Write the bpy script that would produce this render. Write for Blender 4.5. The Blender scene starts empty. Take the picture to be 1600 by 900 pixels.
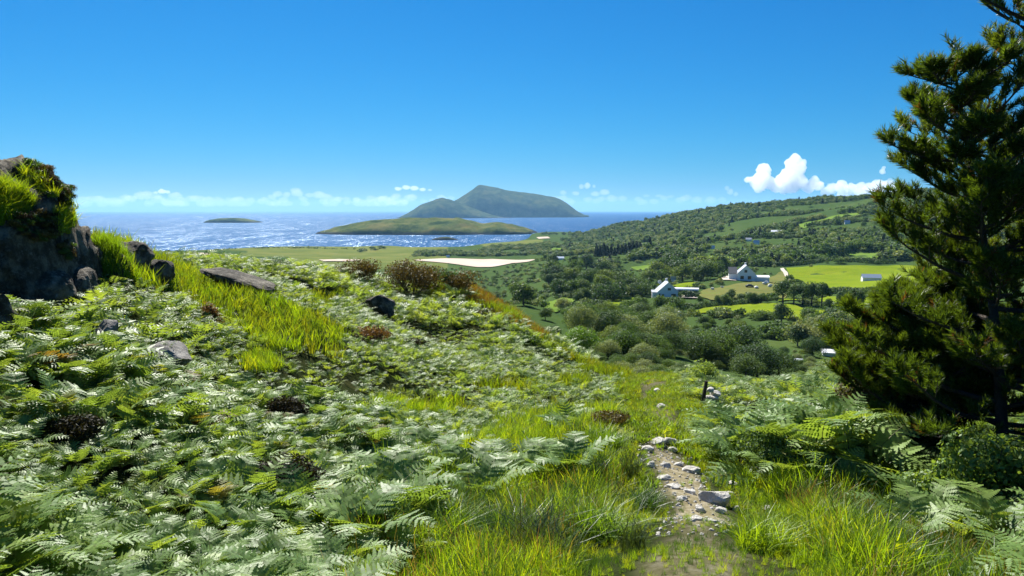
import bpy, bmesh, math, random
import numpy as np
from mathutils import Vector, Matrix
from mathutils.bvhtree import BVHTree

R = math.radians
SC = bpy.context.scene
COL = SC.collection
rng = np.random.default_rng(7)
random.seed(7)

# ------------------------------------------------------------------ camera, sky, sun, exposure
EYE = 60.0                       # metres above the sea
F = 1155.0                       # focal length in photograph pixels (1600 wide)
PITCH = math.atan2(122.0, F)
cam = bpy.data.objects.new('camera', bpy.data.cameras.new('camera'))
COL.objects.link(cam)
cam.location = (0, 0, EYE)
cam.rotation_euler = (R(90) - PITCH, 0, 0)
cam.data.sensor_width = 36.0
cam.data.lens = 36.0 * F / 1600.0
cam.data.clip_start = 0.1
cam.data.clip_end = 120000
SC.camera = cam

SUN_AZ, SUN_EL = R(-19), R(44)   # azimuth from +Y, negative to the left
wd = bpy.data.worlds.new('World'); SC.world = wd; wd.use_nodes = True
nt = wd.node_tree; nt.nodes.clear()
wo = nt.nodes.new('ShaderNodeOutputWorld')
bg = nt.nodes.new('ShaderNodeBackground'); bg.inputs['Strength'].default_value = 0.10
sky = nt.nodes.new('ShaderNodeTexSky'); sky.sky_type = 'NISHITA'; sky.sun_disc = False
sky.sun_elevation = SUN_EL; sky.sun_rotation = SUN_AZ
sky.altitude = 60; sky.air_density = 1.0; sky.dust_density = 0.15; sky.ozone_density = 4.0
# deep polarised blue of the photograph: per-channel response of the same sky, all round the horizon
sep = nt.nodes.new('ShaderNodeSeparateColor'); cmb = nt.nodes.new('ShaderNodeCombineColor')
nt.links.new(sky.outputs[0], sep.inputs[0])
for i_, (g_, c_) in enumerate(((2.4, 2.5), (1.0, 1.40), (0.75, 1.80))):
    s_ = nt.nodes.new('ShaderNodeMath'); s_.operation = 'MULTIPLY'; s_.inputs[1].default_value = 0.04
    p_ = nt.nodes.new('ShaderNodeMath'); p_.operation = 'POWER'; p_.inputs[1].default_value = g_
    k_ = nt.nodes.new('ShaderNodeMath'); k_.operation = 'MULTIPLY'; k_.inputs[1].default_value = c_ / 0.2297
    nt.links.new(sep.outputs[i_], s_.inputs[0]); nt.links.new(s_.outputs[0], p_.inputs[0]); nt.links.new(p_.outputs[0], k_.inputs[0])
    nt.links.new(k_.outputs[0], cmb.inputs[i_])
nt.links.new(cmb.outputs[0], bg.inputs['Color'])
nt.links.new(bg.outputs[0], wo.inputs[0])

sun = bpy.data.objects.new('sun', bpy.data.lights.new('sun', 'SUN'))
COL.objects.link(sun)
sun.data.energy = 5.0; sun.data.angle = R(0.53); sun.data.color = (1.0, 0.965, 0.88)
sd = Vector((math.sin(SUN_AZ) * math.cos(SUN_EL), math.cos(SUN_AZ) * math.cos(SUN_EL), math.sin(SUN_EL)))
sun.rotation_euler = sd.to_track_quat('Z', 'Y').to_euler()
sun.location = (0, 0, 400)

SC.view_settings.view_transform = 'Standard'; SC.view_settings.look = 'None'
SC.view_settings.exposure = 1.2; SC.view_settings.gamma = 1.0
SC.render.engine = 'CYCLES'
SC.cycles.max_bounces = 12; SC.cycles.diffuse_bounces = 3; SC.cycles.glossy_bounces = 2
SC.cycles.transmission_bounces = 4; SC.cycles.volume_bounces = 10; SC.cycles.transparent_max_bounces = 4
SC.cycles.use_denoising = True
SC.cycles.sample_clamp_indirect = 6.0

# ------------------------------------------------------------------ projection helpers
CP, SP = math.cos(PITCH), math.sin(PITCH)
def ray(px, py):
    px = np.asarray(px, float); py = np.asarray(py, float)
    u = (px - 800) / F; v = (450 - py) / F
    x = u; y = CP + v * SP; z = -SP + v * CP
    h = np.hypot(x, y)
    return np.arctan2(x, y), z / h
def proj(x, y, z):
    zz = np.asarray(z) - EYE
    d = y * CP - zz * SP
    up = y * SP + zz * CP
    d = np.where(d < 0.05, 0.05, d)
    return 800 + F * x / d, 450 - F * up / d
def inpoly(px, py, poly):
    px = np.asarray(px); py = np.asarray(py)
    c = np.zeros(px.shape, bool); n = len(poly)
    for i in range(n):
        x1, y1 = poly[i]; x2, y2 = poly[(i + 1) % n]
        if y1 == y2: continue
        c ^= ((y1 > py) != (y2 > py)) & (px < (x2 - x1) * (py - y1) / (y2 - y1) + x1)
    return c
def sstep(a, b, x):
    t = np.clip((np.asarray(x, float) - a) / (b - a), 0, 1); return t * t * (3 - 2 * t)
def vnoise(x, y, seed=0):
    xi = np.floor(x).astype(np.int64); yi = np.floor(y).astype(np.int64)
    fx = x - xi; fy = y - yi
    fx = fx * fx * (3 - 2 * fx); fy = fy * fy * (3 - 2 * fy)
    def h(a, b):
        n = (a * 374761393 + b * 668265263 + seed * 144665) & 0x7fffffff
        n = ((n ^ (n >> 13)) * 1274126177) & 0x7fffffff
        n = (n ^ (n >> 16)) & 0xffff
        return n / 32767.5 - 1
    return (h(xi, yi) * (1 - fx) + h(xi + 1, yi) * fx) * (1 - fy) + (h(xi, yi + 1) * (1 - fx) + h(xi + 1, yi + 1) * fx) * fy
def fbm(x, y, oct=4, seed=0):
    a = 0; amp = 1; t = 0
    for i in range(oct):
        a = a + amp * vnoise(x * 2 ** i + 17 * i, y * 2 ** i - 9 * i, seed + i); t += amp; amp *= 0.5
    return a / t

# ------------------------------------------------------------------ terrain height function
VIS = [  # photograph x, y, distance, vegetation height on top of the ground there
 (1080,895,5.0,.0),(1110,785,8.6,.0),(1030,692,12.2,.0),(1035,640,17,.0),(1020,600,25,.0),(1015,583,31,.2),
 (850,890,5.0,.25),(600,890,5.0,.35),(300,890,4.4,.7),(0,890,4.0,.7),(1350,890,5.2,.3),(1590,890,5.0,.5),
 (0,700,6.6,.75),(300,700,7.6,.75),(600,700,10,.6),(850,720,10.5,.35),(900,640,17,.5),(1180,760,9.5,.2),(1400,780,8.8,.3),(1590,800,8.0,.6),
 (0,600,9.2,.75),(150,560,10.5,.75),(300,600,11,.75),(600,600,16,.75),(780,600,20,.75),(960,610,22,.75),
 (0,470,14.5,.4),(110,450,16,.6),(190,395,19,.3),(300,500,17,.75),(300,430,26,.5),(270,402,34,.5),
 (430,480,22,.4),(375,452,25,.3),(600,500,28,.7),(430,410,45,.7),(520,415,46,.7),(640,450,43,.7),
 (720,440,48,.3),(720,540,28,.7),(800,487,46,.2),(870,537,41,.2),(930,567,36,.4),
 (1100,582,29,.5),(1250,575,27,.6),(1230,645,15,.6),(1230,745,10.4,.1),(1150,685,12.5,.5),(1400,660,13,.5),(1500,725,11.5,.3),
 (1320,560,40,.8),(930,690,10.9,.15),(970,765,8.6,.2),(700,396,970,0),(800,394,990,0),
 # valley
 (906,553,88,0),(1006,570,80,0),(1150,568,118,0),(1300,560,165,0),(820,476,200,0),(890,500,200,0),(950,485,270,0),(870,455,350,0),
 (1250,496,255,0),(1380,500,240,0),(1040,466,330,0),(1110,490,260,0),(1165,438,415,0),(1290,446,420,0),(1300,416,540,0),(1380,416,540,0),
 (1100,420,520,0),(1000,420,560,0),(930,430,500,0),(860,425,560,0),
 (900,400,850,0),(1000,400,780,0),(1100,395,720,0),(1290,390,720,0),(1200,375,850,0),(1100,370,1000,0),(1000,375,1150,0),
 (1250,340,1060,0),(1330,330,1050,0),(1240,312,1330,0),(1300,311,1340,0),(1400,306,1350,0),(1560,290,1350,0),(1160,324,1400,0),(1100,331,1500,0),(1020,345,1600,0),(940,359,1680,0),
 (880,370,1640,0),(850,390,1055,0),(830,402,890,0),
 (300,403,870,0),(450,400,920,0),(600,392,1090,0),(740,388,1140,0),
]
HID = [  # photograph column, distance, height relative to the eye
 (300,1.2,-1.75),(800,1.2,-1.65),(1300,1.2,-1.7),(-500,1.5,-1.6),(2100,1.5,-1.6),(300,2.5,-2.05),(1000,2.5,-1.95),(1400,2.5,-2.0),
 (-500,8,-1.2),(-500,25,.6),(-500,80,-6),(-500,300,-40),(-500,900,-58),(-500,1500,-66),(-500,3500,-80),
 (-80,18,-.9),(60,24,-1.2),(100,60,-6),(100,200,-30),(100,600,-57),(100,1050,-57),(100,1350,-66),(100,3500,-80),
 (300,60,-5.5),(300,100,-13),(300,300,-42),(300,600,-57),(300,1130,-57.5),(300,1330,-65),(300,3500,-80),
 (500,75,-7.5),(600,100,-14),(600,300,-46),(600,560,-59),(650,740,-58),(750,760,-58.3),(750,850,-59.3),(820,800,-58),(700,640,-56),(650,880,-59),(600,1220,-58.5),(600,1400,-65),(600,3500,-80),
 (720,75,-10),(800,100,-17),(740,300,-44),(730,500,-56),(780,1330,-57.5),(780,1480,-65),(780,3500,-80),(860,60,-14),
 (1000,45,-11.5),(1150,60,-15),(1300,70,-17),(1450,60,-10),(1450,160,-28),(1450,400,-34),(1500,700,-22),
 (850,1250,-57),(850,1400,-57),(855,1560,-57),(880,1900,-57),(850,1800,-57.5),(880,2300,-66),(960,2100,-66),(1240,1900,-20),(1240,2600,-66),(1240,4200,-90),(1500,2000,10),(1500,4200,-90),(1000,4200,-90),
 (2100,8,-2.0),(2100,25,-2.2),(2100,80,-6),(2100,300,-18),(2100,900,20),(2100,1500,90),(2100,4200,-60),
]
ca, cr, cs = [], [], []
for px, py, r, h in VIS:
    a, s = ray(px, py); ca.append(float(a)); cr.append(r); cs.append(float(s) - h / r)
for px, r, z in HID:
    a = math.atan2((px - 800) / F, CP); ca.append(a); cr.append(r); cs.append(z / r)
KA = 4.0
PX = np.array(ca) * KA; PY = np.log(np.array(cr)); PV = np.array(cs)
def _phi(d2): return np.where(d2 > 1e-12, 0.5 * d2 * np.log(np.maximum(d2, 1e-12)), 0)
n_ = len(PX)
A_ = np.zeros((n_ + 3, n_ + 3))
A_[:n_, :n_] = _phi((PX[:, None] - PX) ** 2 + (PY[:, None] - PY) ** 2) + np.eye(n_) * 0.004
A_[:n_, n_] = 1; A_[:n_, n_ + 1] = PX; A_[:n_, n_ + 2] = PY
A_[n_:, :n_] = A_[:n_, n_:].T
W_ = np.linalg.solve(A_, np.concatenate([PV, [0, 0, 0]]))
def slope(az, lr):
    out = np.empty(az.shape); X = az.ravel() * KA; Y = lr.ravel(); o = out.ravel()
    for i in range(0, X.size, 40000):
        x = X[i:i + 40000, None]; y = Y[i:i + 40000, None]
        o[i:i + 40000] = _phi((x - PX) ** 2 + (y - PY) ** 2) @ W_[:n_] + W_[n_] + W_[n_ + 1] * x[:, 0] + W_[n_ + 2] * y[:, 0]
    return o.reshape(az.shape)
AZM = R(52)
def ground(x, y):
    """world height of the ground at (x, y)"""
    x = np.atleast_1d(np.asarray(x, float)); y = np.atleast_1d(np.asarray(y, float))
    r = np.hypot(x, y); az = np.arctan2(x, y)
    lr = np.log(np.clip(r, 1.2, 4200))
    s = slope(np.clip(az, -AZM, AZM), lr)
    back = np.abs(az) > AZM
    if back.any():
        t = sstep(0, 1, (np.abs(az[back]) - AZM) / (math.pi - AZM)) * 0.5
        so = slope(-np.sign(az[back]) * AZM, lr[back])
        s[back] = s[back] * (1 - t) + so * t
    z = s * np.clip(r, 1.2, 4200)
    asl = np.clip((z + EYE) / 14, 0.0, 1)
    for k, lam in enumerate((0.9, 2.6, 7, 20, 60, 170)):
        w = sstep(0.004, 0.012, lam / r) * (1 - sstep(0.16, 0.45, lam / r))
        z = z + w * lam * (0.085 if lam < 3 else 0.05) * asl * vnoise(x / lam + k * 7.3, y / lam - k * 3.1, 40 + k)
    return np.maximum(z + EYE, -6)
RG = np.exp(np.linspace(math.log(2.5), math.log(2600), 520))
def hit(px, py):
    """where the sight line of a photograph pixel first meets the ground"""
    px = np.atleast_1d(np.asarray(px, float)); py = np.atleast_1d(np.asarray(py, float))
    az, s = ray(px, py)
    res = np.zeros((len(px), 3))
    for i in range(len(px)):
        x = np.sin(az[i]) * RG; y = np.cos(az[i]) * RG
        g = (ground(x, y) - EYE) / RG - s[i]
        k = np.argmax(g >= 0)
        if g[k] < 0: k = len(RG) - 1
        r = RG[k]
        if k > 0 and g[k] > 0 and g[k - 1] < 0:
            t = g[k - 1] / (g[k - 1] - g[k]); r = RG[k - 1] * (1 - t) + RG[k] * t
        X, Y = math.sin(az[i]) * r, math.cos(az[i]) * r
        res[i] = (X, Y, ground(X, Y)[0])
    return res
def at(px, r):
    a = math.atan2((px - 800) / F, CP); x, y = math.sin(a) * r, math.cos(a) * r
    return Vector((x, y, float(ground(x, y)[0])))

# ------------------------------------------------------------------ object helpers
def tag(o, label=None, cat=None, group=None, kind=None):
    if label: o['label'] = label
    if cat: o['category'] = cat
    if group: o['group'] = group
    if kind: o['kind'] = kind
    return o
def fast_mesh(name, V, Fc, mats=(), smooth=False):
    """V (n,3) array, Fc (m,k) int array of tris or quads, or a list of faces"""
    me = bpy.data.meshes.new(name)
    if isinstance(Fc, np.ndarray):
        m, k = Fc.shape
        me.vertices.add(len(V)); me.loops.add(m * k); me.polygons.add(m)
        me.vertices.foreach_set('co', np.asarray(V, np.float32).ravel())
        me.loops.foreach_set('vertex_index', Fc.astype(np.int32).ravel())
        me.polygons.foreach_set('loop_start', np.arange(m, dtype=np.int32) * k)
        me.polygons.foreach_set('loop_total', np.full(m, k, np.int32))
        me.update(calc_edges=True); me.validate()
    else:
        me.from_pydata([tuple(v) for v in V], [], Fc); me.update()
    for mt in (mats if isinstance(mats, (list, tuple)) else [mats]): me.materials.append(mt)
    if smooth: me.polygons.foreach_set('use_smooth', np.ones(len(me.polygons), bool)); me.update()
    return me
def put(name, me, parent=None, loc=(0, 0, 0), rot=(0, 0, 0), scale=(1, 1, 1)):
    o = bpy.data.objects.new(name, me); COL.objects.link(o)
    o.location = loc; o.rotation_euler = rot; o.scale = scale
    if parent: o.parent = parent
    return o
def empty(name, loc=(0, 0, 0), rz=0, scale=1):
    o = bpy.data.objects.new(name, None); COL.objects.link(o); o.empty_display_size = 0.2
    o.location = loc; o.rotation_euler = (0, 0, rz); o.scale = (scale,) * 3 if not hasattr(scale, '__len__') else scale
    return o
def tube(pts, rad, n=6):
    pts = [Vector(p) for p in pts]; V = []; Fq = []
    for i, p in enumerate(pts):
        d = (pts[min(i + 1, len(pts) - 1)] - pts[max(i - 1, 0)]).normalized()
        a = d.orthogonal().normalized(); b = d.cross(a)
        for k in range(n):
            t = 2 * math.pi * k / n
            V.append(p + (a * math.cos(t) + b * math.sin(t)) * rad[i])
    for i in range(len(pts) - 1):
        for k in range(n):
            Fq.append((i * n + k, i * n + (k + 1) % n, (i + 1) * n + (k + 1) % n, (i + 1) * n + k))
    Fq.append(tuple(range((len(pts) - 1) * n, len(pts) * n)))
    return V, Fq
class MB:
    def __init__(s): s.v = []; s.f = []
    def add(s, V, Fc):
        b = len(s.v); s.v += [tuple(v) for v in V]; s.f += [tuple(i + b for i in f) for f in Fc]; return s
    def tube(s, p, r, n=6): return s.add(*tube(p, r, n))
    def box(s, x0, x1, y0, y1, z0, z1):
        return s.add([(x0,y0,z0),(x1,y0,z0),(x1,y1,z0),(x0,y1,z0),(x0,y0,z1),(x1,y0,z1),(x1,y1,z1),(x0,y1,z1)],
                     [(0,3,2,1),(4,5,6,7),(0,1,5,4),(1,2,6,5),(2,3,7,6),(3,0,4,7)])
    def mesh(s, name, mat, smooth=False): return fast_mesh(name, s.v, s.f, mat, smooth)
    def put(s, name, mat, parent=None, **k): return put(name, s.mesh(name, mat), parent, **k)

# ------------------------------------------------------------------ materials
def newmat(name):
    m = bpy.data.materials.new(name); m.use_nodes = True
    t = m.node_tree; t.nodes.clear()
    out = t.nodes.new('ShaderNodeOutputMaterial')
    return m, t, out
def N(t, typ, **kw):
    n = t.nodes.new(typ)
    for k, v in kw.items(): setattr(n, k, v)
    return n
def ramp(t, fac, stops):
    r = N(t, 'ShaderNodeValToRGB'); e = r.color_ramp.elements
    while len(e) < len(stops): e.new(0.5)
    for i, (p, c) in enumerate(stops): e[i].position = p; e[i].color = (*c, 1)
    t.links.new(fac, r.inputs[0]); return r.outputs[0]
def mixc(t, fac, a, b, blend='MIX'):
    m = N(t, 'ShaderNodeMix', data_type='RGBA', blend_type=blend)
    for s, v in ((m.inputs[0], fac), (m.inputs[6], a), (m.inputs[7], b)):
        if hasattr(v, 'is_linked'): t.links.new(v, s)
        elif isinstance(v, (int, float)): s.default_value = v
        else: s.default_value = (*v, 1)
    return m.outputs[2]
def mth(t, op, a, b=0.0):
    m = N(t, 'ShaderNodeMath', operation=op)
    for s, v in ((m.inputs[0], a), (m.inputs[1], b)):
        if hasattr(v, 'is_linked'): t.links.new(v, s)
        else: s.default_value = v
    return m.outputs[0]
def noise_n(t, scale, detail=4, rough=0.6, coord='Object', vec=None):
    n = N(t, 'ShaderNodeTexNoise'); n.inputs['Scale'].default_value = scale
    n.inputs['Detail'].default_value = detail; n.inputs['Roughness'].default_value = rough
    if vec is None:
        vec = N(t, 'ShaderNodeTexCoord').outputs[coord]
    t.links.new(vec, n.inputs['Vector']); return n.outputs[0]
def leaf_mat(name, c1, c2, c3=None, rough=0.45, spec=0.5, trans=0.35, tcol=None, isl=0.35):
    """foliage: colour varies by plant and by leaf, light passes through the blades"""
    m, t, out = newmat(name)
    oi = N(t, 'ShaderNodeObjectInfo'); ge = N(t, 'ShaderNodeNewGeometry')
    col = ramp(t, oi.outputs['Random'], [(0.0, c1), (0.6, c2), (1.0, c3 or c2)])
    lf = mth(t, 'ADD', mth(t, 'MULTIPLY', ge.outputs['Random Per Island'], 2 * isl), 1 - isl)
    vm = N(t, 'ShaderNodeVectorMath', operation='SCALE')
    t.links.new(col, vm.inputs[0]); t.links.new(lf, vm.inputs['Scale'])
    p = N(t, 'ShaderNodeBsdfPrincipled')
    t.links.new(vm.outputs[0], p.inputs['Base Color'])
    p.inputs['Roughness'].default_value = rough; p.inputs['Specular IOR Level'].default_value = spec
    tr = N(t, 'ShaderNodeBsdfTranslucent')
    t.links.new(mixc(t, 1.0, vm.outputs[0], tcol or (1.9, 1.6, 0.5), 'MULTIPLY'), tr.inputs[0])
    mx = N(t, 'ShaderNodeMixShader'); mx.inputs[0].default_value = trans
    t.links.new(p.outputs[0], mx.inputs[1]); t.links.new(tr.outputs[0], mx.inputs[2])
    t.links.new(mx.outputs[0], out.inputs[0])
    return m
def plain_mat(name, c1, c2, scale=3.0, rough=0.8, bump=0.0, bscale=None, spec=0.3, coord='Object'):
    m, t, out = newmat(name)
    p = N(t, 'ShaderNodeBsdfPrincipled')
    t.links.new(mixc(t, noise_n(t, scale, 5, 0.65, coord), c1, c2), p.inputs['Base Color'])
    p.inputs['Roughness'].default_value = rough; p.inputs['Specular IOR Level'].default_value = spec
    if bump:
        b = N(t, 'ShaderNodeBump'); b.inputs['Strength'].default_value = bump; b.inputs['Distance'].default_value = 0.05
        t.links.new(noise_n(t, bscale or scale * 4, 6, 0.65, coord), b.inputs['Height'])
        t.links.new(b.outputs[0], p.inputs['Normal'])
    t.links.new(p.outputs[0], out.inputs[0]); return m

M = {}
M['bracken'] = leaf_mat('bracken_leaf', (.115,.20,.052), (.165,.265,.070), (.22,.315,.075), rough=.50, spec=.26, trans=.38, isl=.25)
M['bracken_yellow'] = leaf_mat('bracken_leaf_yellowing', (.15,.21,.05), (.19,.22,.05), (.17,.11,.04), rough=.6, spec=.25, trans=.4, isl=.25)
M['bracken_pale'] = leaf_mat('bracken_leaf_pale', (.145,.23,.06), (.18,.265,.07), (.215,.29,.065), rough=.56, spec=.22, trans=.4, isl=.3)
M['grass'] = leaf_mat('grass_blade', (.13,.235,.014), (.20,.31,.016), (.30,.35,.022), rough=.45, spec=.35, trans=.5, tcol=(1.7,1.5,.4), isl=.35)
M['grass_green'] = leaf_mat('green_grass_blade', (.035,.085,.014), (.05,.11,.018), (.08,.15,.02), rough=.42, spec=.4, trans=.4, isl=.35)
M['grass_olive'] = leaf_mat('olive_grass_blade', (.10,.17,.012), (.15,.215,.016), (.21,.235,.02), rough=.5, spec=.3, trans=.45, tcol=(1.6,1.4,.4), isl=.35)
M['grass_dry'] = leaf_mat('dry_grass_blade', (.22,.20,.05), (.28,.21,.06), (.30,.17,.05), rough=.6, spec=.2, trans=.4, tcol=(1.3,1.1,.5), isl=.3)
M['grass_orange'] = leaf_mat('orange_grass_blade', (.20,.125,.018), (.22,.15,.022), (.17,.17,.025), rough=.6, spec=.2, trans=.4, tcol=(1.3,1.1,.5), isl=.3)
M['rush'] = leaf_mat('rush_blade', (.03,.06,.018), (.045,.08,.02), (.06,.09,.03), rough=.35, spec=.5, trans=.2, isl=.3)
M['heather'] = leaf_mat('heather_leaf', (.022,.022,.010), (.035,.030,.014), (.05,.03,.018), rough=.7, spec=.15, trans=.15, isl=.4)
M['gorse'] = leaf_mat('gorse_leaf', (.07,.068,.018), (.11,.085,.024), (.15,.10,.03), rough=.6, spec=.2, trans=.2, isl=.4)
M['brown_fern'] = leaf_mat('brown_shrub_leaf', (.10,.06,.03), (.13,.075,.035), (.15,.09,.04), rough=.7, spec=.2, trans=.25, isl=.35)
M['tree_a'] = leaf_mat('tree_leaf_green', (.052,.108,.028), (.072,.135,.033), (.105,.16,.038), rough=.6, spec=.15, trans=.35, isl=.4)
M['tree_b'] = leaf_mat('tree_leaf_dark', (.038,.082,.030), (.054,.104,.034), (.072,.126,.038), rough=.6, spec=.15, trans=.28, isl=.4)
M['tree_c'] = leaf_mat('tree_leaf_grey', (.13,.19,.085), (.155,.21,.09), (.18,.225,.10), rough=.6, spec=.2, trans=.3, isl=.3)
M['tree_d'] = leaf_mat('tree_leaf_bright', (.09,.19,.016), (.105,.21,.018), (.12,.22,.02), rough=.5, spec=.3, trans=.35, isl=.35)
M['conifer'] = leaf_mat('conifer_leaf', (.018,.042,.022), (.024,.05,.024), (.032,.058,.026), rough=.6, spec=.2, trans=.08, isl=.35)
M['needle'] = leaf_mat('pine_needle', (.052,.095,.017), (.066,.112,.019), (.088,.125,.022), rough=.42, spec=.4, trans=.48, tcol=(1.9,1.6,.35), isl=.55)
M['needle_dead'] = leaf_mat('dead_pine_needle', (.12,.055,.02), (.12,.055,.02), (.14,.07,.025), rough=.6, spec=.2, trans=.3, isl=.4)
M['bark'] = plain_mat('bark', (.035,.026,.02), (.09,.072,.058), 9, .9, .6, 30)
M['stem'] = plain_mat('fern_stem', (.10,.10,.03), (.16,.13,.04), 6, .6)
M['twig'] = plain_mat('dead_twig', (.10,.085,.075), (.17,.15,.13), 8, .85)

# ------------------------------------------------------------------ structure: the ground
azs = np.concatenate([np.linspace(-180, -48, 34)[:-1], np.linspace(-48, -40, 20)[:-1], np.linspace(-40, 40, 500), np.linspace(40, 48, 20)[1:], np.linspace(48, 180, 34)[1:-1]])
azs = np.radians(azs); rs = np.exp(np.linspace(math.log(0.35), math.log(4200), 310))
AA, RR = np.meshgrid(azs, rs)
GX = (np.sin(AA) * RR).ravel(); GY = (np.cos(AA) * RR).ravel(); GZ = ground(GX, GY)
na, nr = len(azs), len(rs)
idx = np.arange(na * nr).reshape(nr, na)
q = np.stack([idx[:-1], np.roll(idx, -1, 1)[:-1], np.roll(idx, -1, 1)[1:], idx[1:]], -1).reshape(-1, 4)
V = np.stack([GX, GY, GZ], 1)
V = np.vstack([V, [[0, 0, GZ[:na].mean()]]])
m, t, out = newmat('hill_ground')
p = N(t, 'ShaderNodeBsdfPrincipled'); p.inputs['Roughness'].default_value = 1; p.inputs['Specular IOR Level'].default_value = 0
at_ = N(t, 'ShaderNodeAttribute', attribute_name='zone')
n1 = noise_n(t, .9, 6, .7); n2 = noise_n(t, .018, 5, .65)
near = ramp(t, n1, [(.3, (.012,.018,.007)), (.5, (.026,.034,.011)), (.7, (.045,.045,.018))])
far = ramp(t, n2, [(.28, (.034,.064,.020)), (.5, (.055,.092,.024)), (.72, (.092,.12,.030))])
farv = mixc(t, noise_n(t, .12, 5, .7), far, (.045,.075,.025))
sx = N(t, 'ShaderNodeSeparateColor'); t.links.new(at_.outputs['Color'], sx.inputs[0])
c = mixc(t, sx.outputs[0], near, farv)
dune = ramp(t, n2, [(.3, (.085,.115,.032)), (.55, (.13,.15,.04)), (.75, (.19,.17,.06))])
c = mixc(t, sx.outputs[1], c, dune)
soil = ramp(t, noise_n(t, 7, 6, .7), [(.3, (.11,.095,.045)), (.5, (.21,.18,.11)), (.7, (.36,.32,.24))])
c = mixc(t, sx.outputs[2], c, soil)
t.links.new(c, p.inputs['Base Color'])
b = N(t, 'ShaderNodeBump'); b.inputs['Strength'].default_value = .6; b.inputs['Distance'].default_value = .06
t.links.new(noise_n(t, 9, 6, .7), b.inputs['Height']); t.links.new(b.outputs[0], p.inputs['Normal'])
t.links.new(p.outputs[0], out.inputs[0])
me = fast_mesh('hillside_ground', V, q, m, True)
ppx, ppy = proj(GX, GY, GZ); gr = np.hypot(GX, GY)
PATHPX = [(1085,905),(1092,850),(1092,800),(1070,760),(1045,722),(1032,690),(1033,655),(1030,625),(1020,592),(1016,583)]
PATHW = hit([q_[0] for q_ in PATHPX], [q_[1] for q_ in PATHPX])
def path_dist(x, y):
    d = np.full(np.shape(x), 1e9)
    P = np.vstack([[[.7, -4, 0]], PATHW])
    for i in range(len(P) - 1):
        ax, ay = P[i][:2]; bx, by = P[i + 1][:2]
        L2 = (bx - ax) ** 2 + (by - ay) ** 2
        tt = np.clip(((x - ax) * (bx - ax) + (y - ay) * (by - ay)) / L2, 0, 1)
        d = np.minimum(d, np.hypot(x - ax - tt * (bx - ax), y - ay - tt * (by - ay)))
    return d
farz = sstep(45, 90, gr)
dunez = ((GZ < 6) * sstep(700, 800, gr) * (ppx < 700) + inpoly(ppx, ppy, [(745,377),(850,374),(845,383),(760,388)]) * (gr > 900)).clip(0, 1) * (gr > 500)
pd = path_dist(GX, GY)
soilz = (1 - sstep(.08, .42, pd + .22 * fbm(GX * 1.3, GY * 1.3, 3, 5))) * (1 - sstep(10, 13, gr)) * sstep(7.0, 8.0, gr) + 0.4 * (1 - sstep(.1, .45, pd + .3 * fbm(GX, GY, 3, 6))) * (gr < 40)
ca_ = me.color_attributes.new('zone', 'FLOAT_COLOR', 'POINT')
cc = np.ones((len(V), 4), np.float32); cc[:-1, 0] = farz; cc[:-1, 1] = dunez; cc[:-1, 2] = soilz.clip(0, 1)
ca_.data.foreach_set('color', cc.ravel())
tag(put('hillside_ground', me), kind='structure')

# ------------------------------------------------------------------ structure: the sea
rr_ = np.concatenate([[300], np.exp(np.linspace(math.log(500), math.log(26000), 40))]); aa_ = np.linspace(0, 2 * math.pi, 129)[:-1]
A2, R2 = np.meshgrid(aa_, rr_); V = np.stack([np.sin(A2) * R2, np.cos(A2) * R2, np.zeros_like(A2)], -1).reshape(-1, 3)
idx = np.arange(128 * len(rr_)).reshape(len(rr_), 128)
q = np.stack([idx[:-1], np.roll(idx, -1, 1)[:-1], np.roll(idx, -1, 1)[1:], idx[1:]], -1).reshape(-1, 4)[:, ::-1]
m, t, out = newmat('sea_water')
p = N(t, 'ShaderNodeBsdfPrincipled'); p.inputs['Base Color'].default_value = (.010,.055,.15,1)
p.inputs['Specular IOR Level'].default_value = .16
p.inputs['IOR'].default_value = 1.33
tc = N(t, 'ShaderNodeTexCoord')
mp = N(t, 'ShaderNodeMapping'); mp.inputs['Scale'].default_value = (.07, .07, 1)
t.links.new(tc.outputs['Object'], mp.inputs[0])
w1 = noise_n(t, 1.0, 3, .7, vec=mp.outputs[0])
mp2 = N(t, 'ShaderNodeMapping'); mp2.inputs['Scale'].default_value = (.0012, .0035, 1)
t.links.new(tc.outputs['Object'], mp2.inputs[0])
w2 = noise_n(t, 1.0, 4, .6, vec=mp2.outputs[0])
t.links.new(ramp(t, w2, [(.35, (.12,)*3), (.65, (.24,)*3)]), p.inputs['Roughness'])
b = N(t, 'ShaderNodeBump'); b.inputs['Strength'].default_value = 1.0; b.inputs['Distance'].default_value = 6.5
mp3 = N(t, 'ShaderNodeMapping'); mp3.inputs['Scale'].default_value = (.02, .0045, 1)
t.links.new(tc.outputs['Object'], mp3.inputs[0])
w3 = ramp(t, noise_n(t, 1.0, 3, .8, vec=mp3.outputs[0]), [(.45, (.30,)*3), (.62, (1.0,)*3)])
t.links.new(mth(t, 'MULTIPLY', w1, w3), b.inputs['Height']); t.links.new(b.outputs[0], p.inputs['Normal'])
mp4 = N(t, 'ShaderNodeMapping'); mp4.inputs['Scale'].default_value = (.34, .028, 1)
t.links.new(tc.outputs['Object'], mp4.inputs[0])
gl = ramp(t, noise_n(t, 1.0, 2, .6, vec=mp4.outputs[0]), [(.58, (0,)*3), (.70, (1,)*3)])  # stretched noise mask puts the sun sparkles in as glossy streaks
gs_ = N(t, 'ShaderNodeBsdfGlossy'); gs_.inputs['Roughness'].default_value = .42; gs_.inputs['Color'].default_value = (.52,.58,.64,1)
mx = N(t, 'ShaderNodeMixShader'); t.links.new(mth(t, 'MULTIPLY', mth(t, 'MULTIPLY', gl, w3), .6), mx.inputs[0])
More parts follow.
